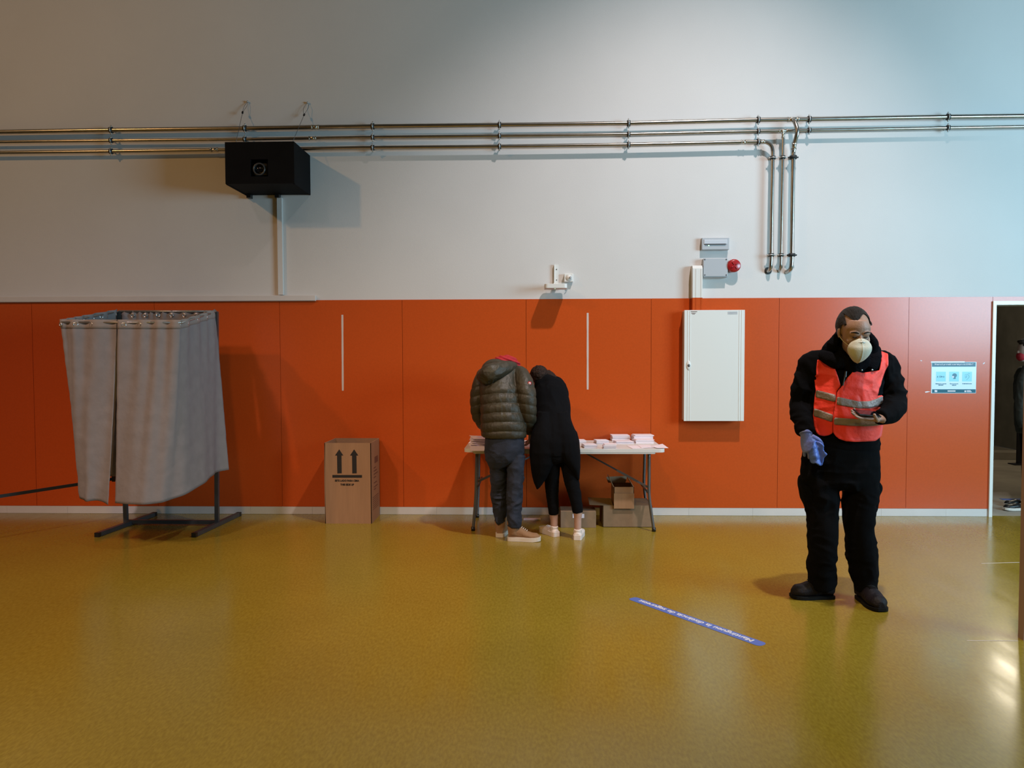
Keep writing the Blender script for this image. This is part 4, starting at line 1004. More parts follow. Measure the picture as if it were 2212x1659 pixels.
def hand(bm, wrist, fdir, pnorm, thumb_side, curl=.5, size=1.0, thumb_curl=.3, spread=.05, curls=None, wr=.028):
    """palm, four fingers of different lengths and an opposed thumb. pnorm: direction the palm faces"""
    f = Vector(fdir).normalized(); n_ = Vector(pnorm); n_ = (n_ - f * n_.dot(f)).normalized(); s_ = Vector(thumb_side); s_ = (s_ - f * s_.dot(f) - n_ * s_.dot(n_)).normalized()
    w_ = Vector(wrist); S = size
    def lf(pts_, kk=3): 
        loft(bm, pts_, n=14, k=kk, ref=n_)
    lf([(w_ - f * .03 * S, wr * S, wr * .8 * S), (w_, .027 * S, .020 * S), (w_ + f * .03 * S, .036 * S, .017 * S), (w_ + f * .065 * S, .042 * S, .015 * S), (w_ + f * .095 * S, .041 * S, .012 * S), (w_ + f * .103 * S, .034 * S, .008 * S)])
    lens = [(.046, .028, .022), (.050, .031, .024), (.047, .029, .023), (.037, .022, .019)]
    for k in range(4):
        lat = (.030 - .020 * k); c_ = w_ + f * (.090 - .004 * abs(k - 1)) * S + s_ * lat * S; d_ = (f + s_ * (spread * (1.5 - k))).normalized()
        cu = (curls[k] if curls else curl); ang = 0; pts_ = [(c_, .0095 * S)]
        for q, ln in enumerate(lens[k]):
            ang += cu * (.75 if q == 0 else 1.0); dd_ = (d_ * math.cos(ang) + n_ * math.sin(ang)); c_ = c_ + dd_ * ln * S; pts_.append((c_, (.0088, .0080, .0068)[q] * S * (1 if k < 3 else .9)))
        tube(bm, [p[0] for p in pts_], [p[1] for p in pts_], n=10, k=4)
        ball(bm, pts_[-1][0], pts_[-1][1] * .98, u=10, v=8)
    c_ = w_ + f * .022 * S + s_ * .026 * S; pts_ = [(c_, .014 * S)]; d_ = (f * .65 + s_ * .75 + n_ * .25).normalized()
    for q, ln in enumerate((.040, .034, .026)):
        c_ = c_ + d_ * ln * S; pts_.append((c_, (.0120, .0105, .0085)[q] * S)); d_ = (d_ + (n_ * .5 - s_ * .35 + f * .25) * thumb_curl * 1.6).normalized()
    tube(bm, [p[0] for p in pts_], [p[1] for p in pts_], n=10, k=4); ball(bm, pts_[-1][0], pts_[-1][1] * .98, u=10, v=8)

# ================================================================= GUARD
GY = PZ(1815, 1296).y
def G(px, py, dy=0.0): return PY(px, py, GY + dy)
gs = scl(GY, 1820)
t = thing('person', 'person in orange red reflective vest and white mask, standing at right looking at phone', 'person', (G(1817, 1296).x, GY, 0))
def gl(bm, pts_, s=1.0, **k): limb(bm, pts_, GY, s, **k)
legL = [(1778, 985, .02, 43, .85), (1774, 1030, .02, 42, .9), (1774, 1070, .015, 36, 1.0), (1776, 1110, .01, 29.5, 1.15), (1777, 1150, 0, 28, 1.15), (1776, 1190, .0, 27.5, 1.15), (1775, 1220, .02, 28.5, 1.1), (1776, 1245, .03, 26.5, 1.1), (1777, 1264, .04, 25, 1.1)]
legR = [(1852, 985, .02, 43, .85), (1856, 1030, .02, 40, .9), (1857, 1070, .015, 36, 1.0), (1856, 1110, .01, 30, 1.15), (1857, 1150, 0, 28.5, 1.15), (1860, 1190, .0, 29.5, 1.15), (1863, 1225, .0, 29, 1.1), (1866, 1255, .0, 24.5, 1.1), (1868, 1276, -.01, 22, 1.1)]
hips = [(1816, 945, .02, 74, .62), (1816, 975, .02, 80, .62), (1816, 1010, .02, 80, .62), (1815, 1040, .02, 74, .62), (1815, 1056, .02, 60, .55)]
torso = [(1826, 742, .07, 34, .9), (1828, 756, .06, 58, .72), (1829, 772, .05, 76, .62), (1829, 792, .04, 80, .62), (1828, 825, .02, 76, .68), (1823, 860, .01, 74, .72), (1820, 900, .01, 75, .74), (1820, 935, .02, 77, .70), (1819, 962, .02, 77, .66), (1818, 972, .02, 72, .64)]
armL = [(1776, 775, .05, 20, 1.0), (1756, 786, .03, 26, 1.0), (1744, 815, .03, 24.5, 1.0), (1731, 845, .04, 23.5, 1.0), (1728, 872, .03, 21, 1.0), (1731, 900, -.02, 19.5, 1.0), (1738, 922, -.07, 18, 1.0), (1741, 934, -.09, 16, 1.0)]
armR = [(1888, 778, .05, 20, 1.0), (1908, 788, .03, 26, 1.0), (1918, 812, .03, 26, 1.0), (1926, 840, .02, 25, 1.0), (1934, 866, -.02, 23, 1.0), (1927, 886, -.10, 21.5, 1.0), (1912, 898, -.19, 18.5, 1.0), (1900, 902, -.24, 16.5, 1.0)]
# body: one continuous skin surface
HC = G(1845.5, 718, -.15)   # head centre
HW = 36.5 / gs
bm = B()
gl(bm, torso[:], .80); gl(bm, hips, .78); gl(bm, legL[:-1] + [(1779, 1276, .045, 14)], .66); gl(bm, legR[:-1] + [(1868, 1288, -.0, 14)], .66); gl(bm, armL, .62); gl(bm, armR, .62)
gl(bm, [(1832, 775, .02, 22), (1838, 752, -.06, 20), (1843, 732, -.12, 20)])
# cranium and face, head tipped forward
tilt = Matrix.Rotation(math.radians(16), 3, 'X')
def Hh_(x, y, z): return HC + tilt @ Vector((x, y, z))     # x right, -y face front, z up, metres
ball(bm, Hh_(0, .028, .028), .088, .108, .112, tilt, 32, 24)
loft(bm, [(Hh_(0, -.010, .075), .060, .070), (Hh_(0, -.018, .04), .079, .078), (Hh_(0, -.020, .0), .078, .074), (Hh_(0, -.018, -.045), .070, .068), (Hh_(0, -.022, -.09), .056, .058), (Hh_(0, -.030, -.125), .036, .040), (Hh_(0, -.034, -.137), .02, .024)], n=28, k=4)
for s_ in (-1, 1):
    loft(bm, [(Hh_(s_ * .012, -.090, .012), .012, .010), (Hh_(s_ * .033, -.089, .017), .017, .011), (Hh_(s_ * .056, -.074, .012), .012, .010)], n=12, k=3)   # brow
    ball(bm, Hh_(s_ * .050, -.068, -.035), .020, .018, .018, None, 14, 10)            # cheek
    ball(bm, Hh_(s_ * .032, -.080, -.004), .0145, .010, .0105, None, 14, 10)             # closed lids
    loft(bm, [(Hh_(s_ * .080, .010, .022), .006, .014), (Hh_(s_ * .088, .012, .018), .007, .018), (Hh_(s_ * .089, .010, -.005), .007, .017), (Hh_(s_ * .084, .006, -.034), .006, .010)], n=12, k=3)  # ear
loft(bm, [(Hh_(0, -.086, .012), .009, .008), (Hh_(0, -.098, -.012), .010, .012), (Hh_(0, -.110, -.036), .014, .016), (Hh_(0, -.104, -.048), .016, .012)], n=14, k=3)  # nose
loft(bm, [(Hh_(-.026, -.084, -.078), .006, .006), (Hh_(0, -.094, -.076), .009, .008), (Hh_(.026, -.084, -.078), .006, .006)], n=10, k=3)
# left hand of the guard under the phone (image right)
WR = G(1897, 904, -.245)
hand(bm, WR, (-.92, -.22, .10), (.05, -.35, .93), (0, -1, -.35), size=1.02, curls=[.12, .16, .2, .3], thumb_curl=.55, wr=.034)
me = remesh(bm, .0038, 3)
put('body', me, M['skin'], t, True)
# eyes: dark lid slits and brows
bm = B()
for s_ in (-1, 1):
    tube(bm, [Hh_(s_ * .019, -.0885, -.006), Hh_(s_ * .032, -.0925, -.0095), Hh_(s_ * .046, -.0865, -.006)], [.0012, .0026, .0012], n=8, k=3)
    tube(bm, [Hh_(s_ * .014, -.1005, .018), Hh_(s_ * .034, -.1005, .026), Hh_(s_ * .056, -.084, .020)], [.003, .0045, .002], n=8, k=3)
put('eyebrows', bm, M['hairgrey'], t, True)
# hair slicked back
bm = B(); ball(bm, Hh_(0, .036, .034), .0955, .113, .117, tilt, 40, 30)
for s_ in (-1, 1): loft(bm, [(Hh_(s_ * .070, -.03, .07), .010, .02), (Hh_(s_ * .082, -.015, .03), .007, .022), (Hh_(s_ * .084, -.012, -.01), .005, .014)], n=12, k=3)
me = remesh(bm, .004, 2, lambda co, no: .0018 * vnoise(co * np.array([160, 20, 40]), 3))
bmh = bmesh.new(); bmh.from_mesh(me); it = tilt.inverted(); dl = []
for f in bmh.faces:
    c_ = it @ (f.calc_center_median() - HC)
    hz = .104 + .018 * math.sin(c_.x * 55) - .10 * max(0, abs(c_.x) - .045)
    if c_.y < .02 and c_.z < hz and abs(c_.x) < .071: dl.append(f)
    elif c_.y < -.012 and c_.z < .055: dl.append(f)
    elif c_.z < -.02 and c_.y < .02: dl.append(f)
bmesh.ops.delete(bmh, geom=dl, context='FACES'); bmh.to_mesh(me); bmh.free()
ho = put('hair', me, M['hairgrey'], t, True)
# jacket
bm = B(); gl(bm, torso, 1.0, n=32); gl(bm, armL); gl(bm, armR)
loft(bm, [(G(1930, 862, .0), .05, .05), (G(1944, 864, .0), .035, .03), (G(1957, 864, .0), .008, .012)], n=14)     # folded elbow cloth
jme = remesh(bm, .007, 6, lambda co, no: folds(co, .015, (10, 10, 11), 4) * np.clip((np.abs(co[:, 0] - G(1826, 850).x) - .13) * 8, .15, 1))
jme_copy = jme.copy(); jk_bm = B(); gl(jk_bm, torso, 1.0, n=32); gl(jk_bm, [(1776, 775, .05, 20), (1760, 784, .04, 24)]); gl(jk_bm, [(1888, 778, .05, 20), (1905, 786, .04, 24)])
tme = remesh(jk_bm, .009, 6, lambda co, no: folds(co, .003, (9, 9, 8), 4)); jb = bvh_of(tme)
jk = put('jacket', jme, M['blackcloth'], t, True)
# big fleece collar
bm = B()
gl(bm, [(1835, 806, .02, 30, .8), (1835, 792, .02, 54, .75), (1835, 776, .02, 63, .72), (1837, 758, .02, 59, .68), (1840, 742, .03, 47, .66), (1842, 728, .04, 38, .62), (1843, 722, .05, 33, .5)])
gl(bm, [(1846, 766, -.10, 20, .8), (1850, 782, -.11, 30, .6), (1858, 792, -.11, 26, .6), (1866, 800, -.12, 10, .6)])
gl(bm, [(1776, 765, -.04, 8, 1.0), (1786, 772, -.08, 14, .8), (1802, 780, -.10, 15, .7), (1818, 786, -.11, 12, .7), (1824, 792, -.12, 6, .7)])
gl(bm, [(1893, 752, -.02, 8, 1.0), (1890, 772, -.07, 13, .8), (1884, 788, -.10, 13, .7), (1878, 797, -.12, 8, .7)])
for (a1, a2) in (((1799, 741), (1806, 724)), ((1885, 741), (1878, 722))):
    gl(bm, [(a1[0], a1[1] + 14, -.05, 11, 1.0), (a1[0], a1[1], -.07, 10, 1.0), (a2[0], a2[1] + 4, -.07, 7, 1.0), (a2[0], a2[1] - 2, -.06, 4, 1.0)])
cme = remesh(bm, .006, 5, lambda co, no: folds(co, .006, (12, 12, 12), 8))
cb = bvh_of(cme)
put('collar', cme, M['fleece'], jk, True, label='wide black fleece collar')
for q in ((1870.5, 800), (1895, 799.5)):
    bm = B(); hit = cb.ray_cast(Vector((G(q[0], q[1], -.2).x, GY - 1, G(q[0], q[1], -.2).z)), Vector((0, 1, 0)), 2); yy = hit[0].y if hit[0] is not None else GY - .2
    c_ = Vector((G(q[0], q[1], -.2).x, yy - .003, G(q[0], q[1], -.2).z)); tube(bm, [c_ + Vector((0, .012, 0)), c_], .0055, n=14); put('snap_button', bm, M['zinc'], jk, True)
bm = B(); q = G(1827, 802, -.19); r2 = G(1821, 833, -.185); tube(bm, [q, r2], .004, n=8); bar(bm, q + Vector((0, -.004, .0)), q + Vector((-.004, -.006, -.035)), .008, .004); put('zip', bm, M['booth'], jk)
# trousers with cargo pockets
bm = B(); gl(bm, hips, 1.0, n=32); gl(bm, legL, 1.0); gl(bm, legR, 1.0)
me = remesh(bm, .007, 5, lambda co, no: folds(co, .015, (7, 7, 9), 11) * np.clip((1.05 - co[:, 2]) * 3, .15, 1))
tr = put('trousers', me, M['blackcloth'], t, True)
for (pts_) in ([(1738, 1035, .02, 8, 1.5), (1739, 1042, .03, 12, 2.2), (1744, 1065, .03, 14, 2.2), (1749, 1090, .03, 11, 2.2), (1752, 1099, .01, 7, 1.5)], [(1890, 1040, .01, 8, 1.5), (1889, 1050, .03, 13, 2.2), (1883, 1072, .03, 12, 2.2), (1882, 1100, .03, 10, 2.2), (1878, 1112, .01, 7, 1.5)]):
    bm = B(); gl(bm, pts_); me = remesh(bm, .006, 4, lambda co, no: folds(co, .005, (12, 12, 12), 15)); put('cargo_pocket', me, M['blackcloth'], tr, True)
# boots
def shoe_at(parent, px, y, dirv, L, *a, **k):
    d_ = Vector((dirv[0], dirv[1], 0)).normalized(); q = PY(px, 1200, y); return shoe(parent, Vector((q.x, y, 0)) - d_ * L * .17, dirv, L, *a, **k)
shoe_at(t, 1784, GY + .045, (-1, -.04), .262, .114, .165, M['boot'], M['sole'], 'boot', .020, .063, .090, laces=M['sole'])
shoe_at(t, 1868, GY - .0, (.04, -1), .275, .116, .17, M['boot'], M['sole'], 'boot', .020, .064, .092, laces=M['sole'])
# mask
bm = B()
mk = [(Hh_(0, -.112, -.012), .012, .006), (Hh_(0, -.108, -.022), .040, .020), (Hh_(0, -.104, -.045), .062, .036), (Hh_(0, -.104, -.070), .070, .048), (Hh_(0, -.100, -.095), .066, .050), (Hh_(0, -.090, -.122), .050, .046), (Hh_(0, -.078, -.145), .028, .032), (Hh_(0, -.070, -.156), .010, .012)]
loft(bm, mk, n=36, k=5)
me = remesh(bm, .004, 4, lambda co, no: .0035 * np.exp(-((co[:, 0] - HC.x) / .0025) ** 2))
mo = put('face_mask', me, M['mask'], t, True)
bm = B()
for s_ in (-1, 1): tube(bm, [Hh_(s_ * .058, -.085, -.060), Hh_(s_ * .080, -.04, -.040), Hh_(s_ * .088, .0, -.02)], .0018, n=6)
put('mask_strap', bm, M['mask'], mo, True)
bm = B(); tube(bm, [Hh_(-.020, -.124, -.030), Hh_(0, -.130, -.026), Hh_(.020, -.124, -.030)], .0028, n=8); put('nose_clip', bm, M['zinc'], mo, True)
# vest
Z4 = lambda x, y: (1680 + x / 4.607, 640 + y / 4.607)
def vpoly(pts_, dy=-.18):
    out = []
    for p in pts_:
        d_ = -.165 + .145 * min(1, abs(p[0] - 690) / 345) ** 3; q = G(*Z4(*p), d_); out.append((q.x, q.z))
    return out
ZSH = G(1826, 812, -.1).z; jfull = bvh_of(jme_copy)
def yhit(off):
    def f(x_, z_):
        loc, n_, i_, d_ = jb.ray_cast(Vector((x_, GY - 1.0, z_)), Vector((0, 1, 0)), 1.25)
        if z_ > ZSH:
            l2 = jfull.ray_cast(Vector((x_, GY - 1.0, z_)), Vector((0, 1, 0)), 1.25)[0]
            if l2 is not None: return (l2.y if loc is None else min(l2.y, loc.y)) - off
        return None if loc is None else loc.y - off
    return f
vL = [(415, 625), (440, 632), (475, 645), (600, 690), (645, 895), (612, 940), (600, 965), (582, 1060), (560, 1200), (566, 1365), (530, 1388), (480, 1396), (420, 1385), (368, 1358), (335, 1300), (324, 1180), (338, 1020), (366, 940), (376, 800), (392, 700)]
vR = [(650, 895), (700, 820), (770, 742), (850, 762), (990, 735), (1012, 640), (1004, 532), (1082, 572), (1062, 690), (1010, 830), (980, 920), (967, 988), (1016, 982), (1022, 1100), (1028, 1290), (1008, 1390), (960, 1436), (800, 1450), (690, 1446), (625, 1424), (590, 1395), (566, 1360), (556, 1200), (582, 1060), (600, 965), (612, 940)]
vs = []
me1 = sheet(vpoly(vL), yhit(.012), .0055, 12); me2 = sheet(vpoly(vR), yhit(.015), .0055, 12)
def ydisp(me, amp, seed):
    n = len(me.vertices); co = np.zeros(n * 3); me.vertices.foreach_get('co', co); co = co.reshape(-1, 3)
    co[:, 1] -= np.abs(folds(co, amp, (7, 7, 9), seed)); me.vertices.foreach_set('co', co.ravel()); me.update()
ydisp(me1, .009, 21); ydisp(me2, .009, 22)
bv1, bv2 = bvh_of(me1), bvh_of(me2)
ve = put('vest', me1, M['vest'], t, True, label='orange red high visibility vest, left front panel in the photo'); md = ve.modifiers.new('s', 'SOLIDIFY'); md.thickness = .003
ve2 = put('vest', me2, M['vest'], t, True, label='orange red high visibility vest, right front panel in the photo'); md = ve2.modifiers.new('s', 'SOLIDIFY'); md.thickness = .003
# back of the vest
bp_ = [(1775, 760), (1800, 752), (1826, 762), (1870, 752), (1908, 764), (1896, 800), (1886, 855), (1888, 870), (1888, 925), (1886, 942), (1768, 940), (1764, 900), (1764, 865), (1766, 845), (1768, 800)]
poly = [(G(p[0], p[1], .15).x, G(p[0], p[1], .15).z) for p in bp_]
def yback(x_, z_):
    loc, n_, i_, d_ = jb.ray_cast(Vector((x_, GY + 1.0, z_)), Vector((0, -1, 0)), 1.25)
    return None if loc is None else loc.y + .012
me3 = sheet(poly, yback, .009, 10, side=1)
vb = put('vest_back', me3, M['vest'], t, True); md = vb.modifiers.new('s', 'SOLIDIFY'); md.thickness = .003
def onv(bv, off=.003):
    def f(x_, z_):
        loc, n_, i_, d_ = bv.ray_cast(Vector((x_, GY - 1.0, z_)), Vector((0, 1, 0)), 1.6)
        return None if loc is None else loc.y - off
    return f
for par, bv, pl in ((ve, bv1, [(366, 930), (590, 982), (583, 1055), (350, 1000)]), (ve, bv1, [(330, 1108), (556, 1180), (552, 1255), (324, 1183)]),
                    (ve2, bv2, [(597, 1000), (800, 1045), (900, 1040), (1014, 990), (1018, 1072), (900, 1110), (800, 1115), (588, 1078)]),
                    (ve2, bv2, [(562, 1208), (860, 1222), (1024, 1222), (1027, 1272), (860, 1292), (565, 1278)])):
    me = sheet(vpoly(pl), onv(bv, .004), .006, 0); bo = put('reflective_band', me, M['band'], par, True); md = bo.modifiers.new('s', 'SOLIDIFY'); md.thickness = .002
# blue glove on the hanging hand
bm = B(); WL = G(1740, 936, -.10)
hand(bm, WL, (.22, -.15, -.96), (.25, .95, -.1), (1, -.25, 0), size=1.12, curls=[.55, .62, .68, .75], thumb_curl=.5, wr=.032)
gl(bm, [(1738, 925, -.08, 15), (1740, 938, -.10, 14)])
me = remesh(bm, .0032, 3); put('glove', me, M['nitrile'], t, True, label='blue nitrile glove on the hanging hand')
# loose glove held
gp = [(1757, 954), (1763, 952), (1771, 955), (1779, 963), (1778, 972), (1785, 981), (1781, 987), (1779, 994), (1777.5, 1006), (1770, 1006), (1766, 1003), (1760, 1000), (1756, 1002), (1752, 999), (1750, 985), (1752, 968)]
GG = -.155
gpoly = [(G(p[0], p[1], GG).x, G(p[0], p[1], GG).z) for p in gp]
c0 = G(1765, 980, GG)
me = sheet(gpoly, lambda x_, z_: GY + GG + .010 * math.sin((x_ - c0.x) * 95 + (z_ - c0.z) * 22) + .008 * mnoise.noise(Vector((x_ * 40, z_ * 40, 1))), .004, 0)
go = put('disposable_glove', me, M['nitrile2'], None, True); md = go.modifiers.new('s', 'SOLIDIFY'); md.thickness = .012; md.offset = 0
tag(go, 'crumpled bright blue disposable glove dangling from gloved hand', 'glove')
# phone
pm = G(1880, 892, -.35); pd_ = Vector((-.92, -.20, .10)).normalized(); pn = Vector((.05, -.35, .93)); pn = (pn - pd_ * pn.dot(pd_)).normalized(); ps = pd_.cross(pn)
tph = thing('smartphone', 'black smartphone held flat in the bare hand', 'phone', pm)
def pb(bm, lx, lw, z0, z1):
    hexa(bm, [pm + pd_ * a_ * lx / 2 + ps * b_ * lw / 2 + pn * z_ for z_ in (z0, z1) for a_, b_ in ((-1, -1), (1, -1), (1, 1), (-1, 1))])
PHX = WR + Vector((-.92, -.22, .10)).normalized() * .085 + pn * .022; pm = PHX
bm = B(); pb(bm, .145, .075, 0, .009); put('body', bm, M['black'], tph, bevel=.003)
bm = B(); pb(bm, .135, .068, .009, .0095); put('screen', bm, M['glassdk'], tph)

# ================================================================= MAN IN OLIVE JACKET
MY = -.98
def MM(px, py, dy=0.0): return PY(px, py, MY + dy)
def ml(bm, pts_, s=1.0, **k): limb(bm, pts_, MY, s, **k)
t = thing('person', 'person in olive puffer jacket and dark jeans bending over the table, seen from behind', 'person', (MM(1092, 1140).x, MY, 0))
mt_ = [(1086, 790, .22, 22, .9), (1083, 797, .20, 38, .78), (1081, 808, .17, 44, .78), (1080, 828, .13, 44, .82), (1081, 850, .08, 44, .84), (1083, 880, .04, 45.5, .84), (1086, 910, .01, 47.5, .80), (1088, 932, .0, 49, .76), (1088, 943, .0, 47, .72)]
maL = [(1052, 806, .18, 16), (1040, 822, .16, 16), (1033, 850, .15, 16), (1031, 880, .14, 14.5), (1035, 903, .18, 13), (1048, 921, .26, 11.5), (1062, 930, .33, 10)]
maR = [(1112, 802, .16, 14), (1124, 810, .12, 18), (1133, 830, .05, 20), (1137, 855, .01, 20.5), (1139, 880, .0, 19.5), (1141, 903, .03, 17), (1143, 920, .10, 13.5), (1144, 931, .15, 11)]
mh = [(1090, 930, .0, 42, .78), (1090, 955, .0, 42.5, .80), (1090, 975, .0, 43, .80), (1092, 995, .0, 39, .75), (1095, 1003, .0, 28, .6)]
mlL = [(1070, 985, .02, 22.5, 1.1), (1076, 1010, .04, 18, 1.2), (1077, 1040, .05, 16.5, 1.2), (1077, 1065, .07, 16, 1.2), (1080, 1095, .08, 14.5, 1.2), (1081, 1115, .09, 14, 1.2), (1081, 1129, .09, 13.5, 1.2)]
mlR = [(1114, 985, -.01, 21.5, 1.1), (1114, 1010, -.02, 18, 1.2), (1114, 1045, -.03, 16.5, 1.2), (1112, 1070, -.04, 16, 1.2), (1111, 1100, -.05, 15, 1.2), (1111, 1122, -.06, 14.5, 1.2), (1110, 1137, -.06, 14, 1.2)]
bm = B(); ml(bm, mt_, .8); ml(bm, maL, .62); ml(bm, maR, .62); ml(bm, mh, .8); ml(bm, mlL + [(1083, 1148, .09, 9)], .66); ml(bm, mlR + [(1110, 1158, -.06, 9)], .66)
ml(bm, [(1090, 800, .2, 15), (1094, 794, .28, 14), (1096, 800, .36, 15)])
mhc = MM(1096, 803, .42); tl_ = Matrix.Rotation(math.radians(62), 3, 'X')
ball(bm, mhc, .078, .095, .11, tl_.inverted(), 24, 18)
ball(bm, mhc + Vector((0, .05, -.06)), .062, .06, .08, None, 20, 14); ball(bm, mhc + Vector((0, .115, -.05)), .014, .02, .02, None, 10, 8)
for s_ in (-1, 1): ball(bm, mhc + Vector((s_ * .078, 0, -.02)), .008, .018, .028, None, 10, 8)
hand(bm, MM(1146, 936, .19), (-.1, .55, -.75), (-.8, .3, -.3), (0, 1, .4), size=.95, curls=[.5, .5, .55, .6], wr=.026)
hand(bm, MM(1068, 932, .36), (.3, .75, -.5), (.2, -.2, -.9), (1, -.3, 0), size=.95, curls=[.4, .4, .45, .5], wr=.026)
me = remesh(bm, .0048, 3); put('body', me, M['skin'], t, True)
bm = B(); ball(bm, mhc + Vector((0, -.015, .012)), .088, .095, .1, None, 24, 18); me = remesh(bm, .006, 2, lambda co, no: .003 * vnoise(co * 80, 3)); put('hair', me, M['hairbr'], t, True)
# puffer jacket
xc = MM(1091, 880).x
def puff(co, no):
    ztop = MM(1090, 832, .1).z
    arch = .55 * (co[:, 0] - xc) ** 2
    u_ = (co[:, 2] + arch * np.where(co[:, 2] > .0, 1, 0) - MM(1090, 948).z) / .078
    p_ = np.abs(np.sin(PI * u_)) ** .55 - .55
    fade = np.clip((ztop + .03 - co[:, 2]) / .06, 0.12, 1)
    return p_ * (.0065 + .0075 * np.exp(-((co[:, 0] - xc + .03) / .16) ** 4)) * fade + folds(co, .0035, (20, 20, 10), 33)
bm = B(); ml(bm, mt_, 1.0, n=36); ml(bm, maL); ml(bm, maR)
me = remesh(bm, .0055, 3, puff); jk = put('jacket', me, M['puffer'], t, True, label='olive green quilted puffer jacket')
# hood lying on the shoulders
bm = B()
ml(bm, [(1046, 811, .02, 15.5, .9), (1056, 808, -.01, 20, .8), (1072, 802, .0, 18.5, .8), (1090, 796, .04, 14, .8), (1105, 791, .10, 10, .8), (1114, 789, .16, 5, .8)])
ml(bm, [(1038, 806, .09, 9, .9), (1043, 812, .03, 13.5, .9), (1052, 818, .0, 13, .9), (1066, 818, .0, 10, .8), (1080, 812, .03, 6, .8)])
ml(bm, [(1056, 800, .2, 9, .9), (1061, 794, .12, 11, .9), (1078, 790, .10, 10, .9), (1098, 787, .14, 8, .9), (1112, 788, .18, 6, .9)])
me = remesh(bm, .005, 5, lambda co, no: folds(co, .007, (16, 16, 16), 41)); put('hood', me, M['puffer'], jk, True)
bm = B(); ml(bm, [(1062, 788, .2, 6, 1.2), (1072, 782, .2, 9, 1.3), (1086, 779, .2, 11, 1.3), (1102, 779, .21, 10, 1.3), (1113, 785, .24, 8, 1.3), (1120, 793, .28, 6, 1.2)])
me = remesh(bm, .004, 3, lambda co, no: .006 * np.sin(co[:, 0] * 90 + co[:, 2] * 230) * .7 + folds(co, .003, (20, 20, 20), 43)); put('hood_lining', me, M['redcloth'], jk, True, label='bright red hood at the neck')
bm = B(); c_ = MM(1143.5, 828, .0); me_ = None
jbv = bvh_of(jk.data)
off_ = origin(jk.parent) if jk.parent else Vector((0, 0, 0))
hit = jbv.ray_cast(Vector((c_.x, MY - 1, c_.z)) - off_, Vector((0, 1, 0)), 2)
yy = (hit[0] + off_).y if hit[0] is not None else MY
for k_, rr_ in enumerate((.017, .011)):
    bm = B(); cyl(bm, Vector((c_.x, yy + .01, c_.z)), Vector((c_.x + .002, yy - .004 - .003 * k_, c_.z)), rr_, 20); put('sleeve_badge', bm, M['redcloth'] if k_ == 0 else M['patchw'], jk, True)
# jeans
bm = B(); ml(bm, mh, 1.0, n=30); ml(bm, mlL); ml(bm, mlR)
me = remesh(bm, .0055, 4, lambda co, no: folds(co, .013, (10, 10, 13), 51) * np.clip((.95 - co[:, 2]) * 2.2, .3, 1)); je = put('jeans', me, M['jeans'], t, True)
bm = B(); a_ = MM(1135, 960, .02)
# boots
shoe_at(t, 1110, MY - .06, (1, -.08), .265, .10, .165, M['tan'], M['whitesole'], 'boot', .034, .052, .068, laces=M['whitesole'])
shoe_at(t, 1082, MY + .09, (.15, 1), .265, .10, .165, M['tan'], M['whitesole'], 'boot', .034, .052, .068, laces=M['whitesole'])

# ================================================================= WOMAN IN BLACK
WY = -.94
def WW(px, py, dy=0.0): return PY(px, py, WY + dy)
def wl(bm, pts_, s=1.0, **k): limb(bm, pts_, WY, s, **k)
t = thing('person', 'person in long black coat, leggings and white sneakers bending over the table', 'person', (WW(1217, 1140).x, WY, 0))
wt = [(1184, 828, .38, 24, .8), (1188, 836, .34, 33, .75), (1190, 850, .28, 37, .75), (1193, 880, .20, 37, .78), (1195, 905, .12, 37, .80), (1197, 935, .04, 42, .80), (1198, 960, .0, 46, .80), (1198, 980, .0, 46, .76)]
wh = [(1200, 940, .03, 36, .85), (1201, 965, .0, 42, .85), (1206, 990, .0, 36, .85), (1208, 998, .0, 28, .7)]
wlL = [(1188, 985, .0, 20), (1192, 1010, .0, 17.5), (1192, 1040, .03, 15.5), (1193, 1065, .05, 14), (1195, 1090, .06, 12), (1196, 1110, .07, 11)]
wlR = [(1226, 985, .0, 19), (1230, 1010, .0, 17.5), (1235, 1040, -.02, 16), (1241, 1065, -.03, 14), (1246, 1090, -.04, 12), (1248, 1107, -.04, 11)]
waL = [(1163, 838, .36, 12), (1158, 860, .40, 12), (1156, 890, .42, 11), (1158, 915, .45, 10), (1168, 930, .50, 8)]
waR = [(1213, 845, .34, 12), (1219, 870, .38, 12), (1222, 900, .40, 11), (1222, 925, .46, 9), (1215, 938, .52, 8)]
bm = B(); wl(bm, wt, .8); wl(bm, wh, .8); wl(bm, wlL + [(1197, 1125, .07, 9), (1197, 1145, .07, 8.5)], .9); wl(bm, wlR + [(1248, 1122, -.04, 9), (1248, 1148, -.04, 8.5)], .9); wl(bm, waL, .6); wl(bm, waR, .6)
wl(bm, [(1178, 826, .32, 12), (1172, 818, .33, 12), (1168, 814, .34, 13)])
whc = WW(1165, 810, .36); ball(bm, whc, .072, .088, .085, None, 24, 18); ball(bm, whc + Vector((-.01, .06, -.03)), .055, .06, .07, None, 18, 12); ball(bm, whc + Vector((-.012, .12, -.03)), .011, .016, .016, None, 10, 8)
hand(bm, WW(1170, 932, .53), (.2, .8, -.25), (0, -.2, -1), (1, 0, 0), size=.85, curls=[.4, .4, .5, .5], wr=.024)
hand(bm, WW(1213, 940, .55), (-.3, .8, -.1), (0, -.2, -1), (-1, 0, 0), size=.85, curls=[.5, .5, .6, .6], wr=.024)
me = remesh(bm, .0045, 3); put('body', me, M['skin2'], t, True)
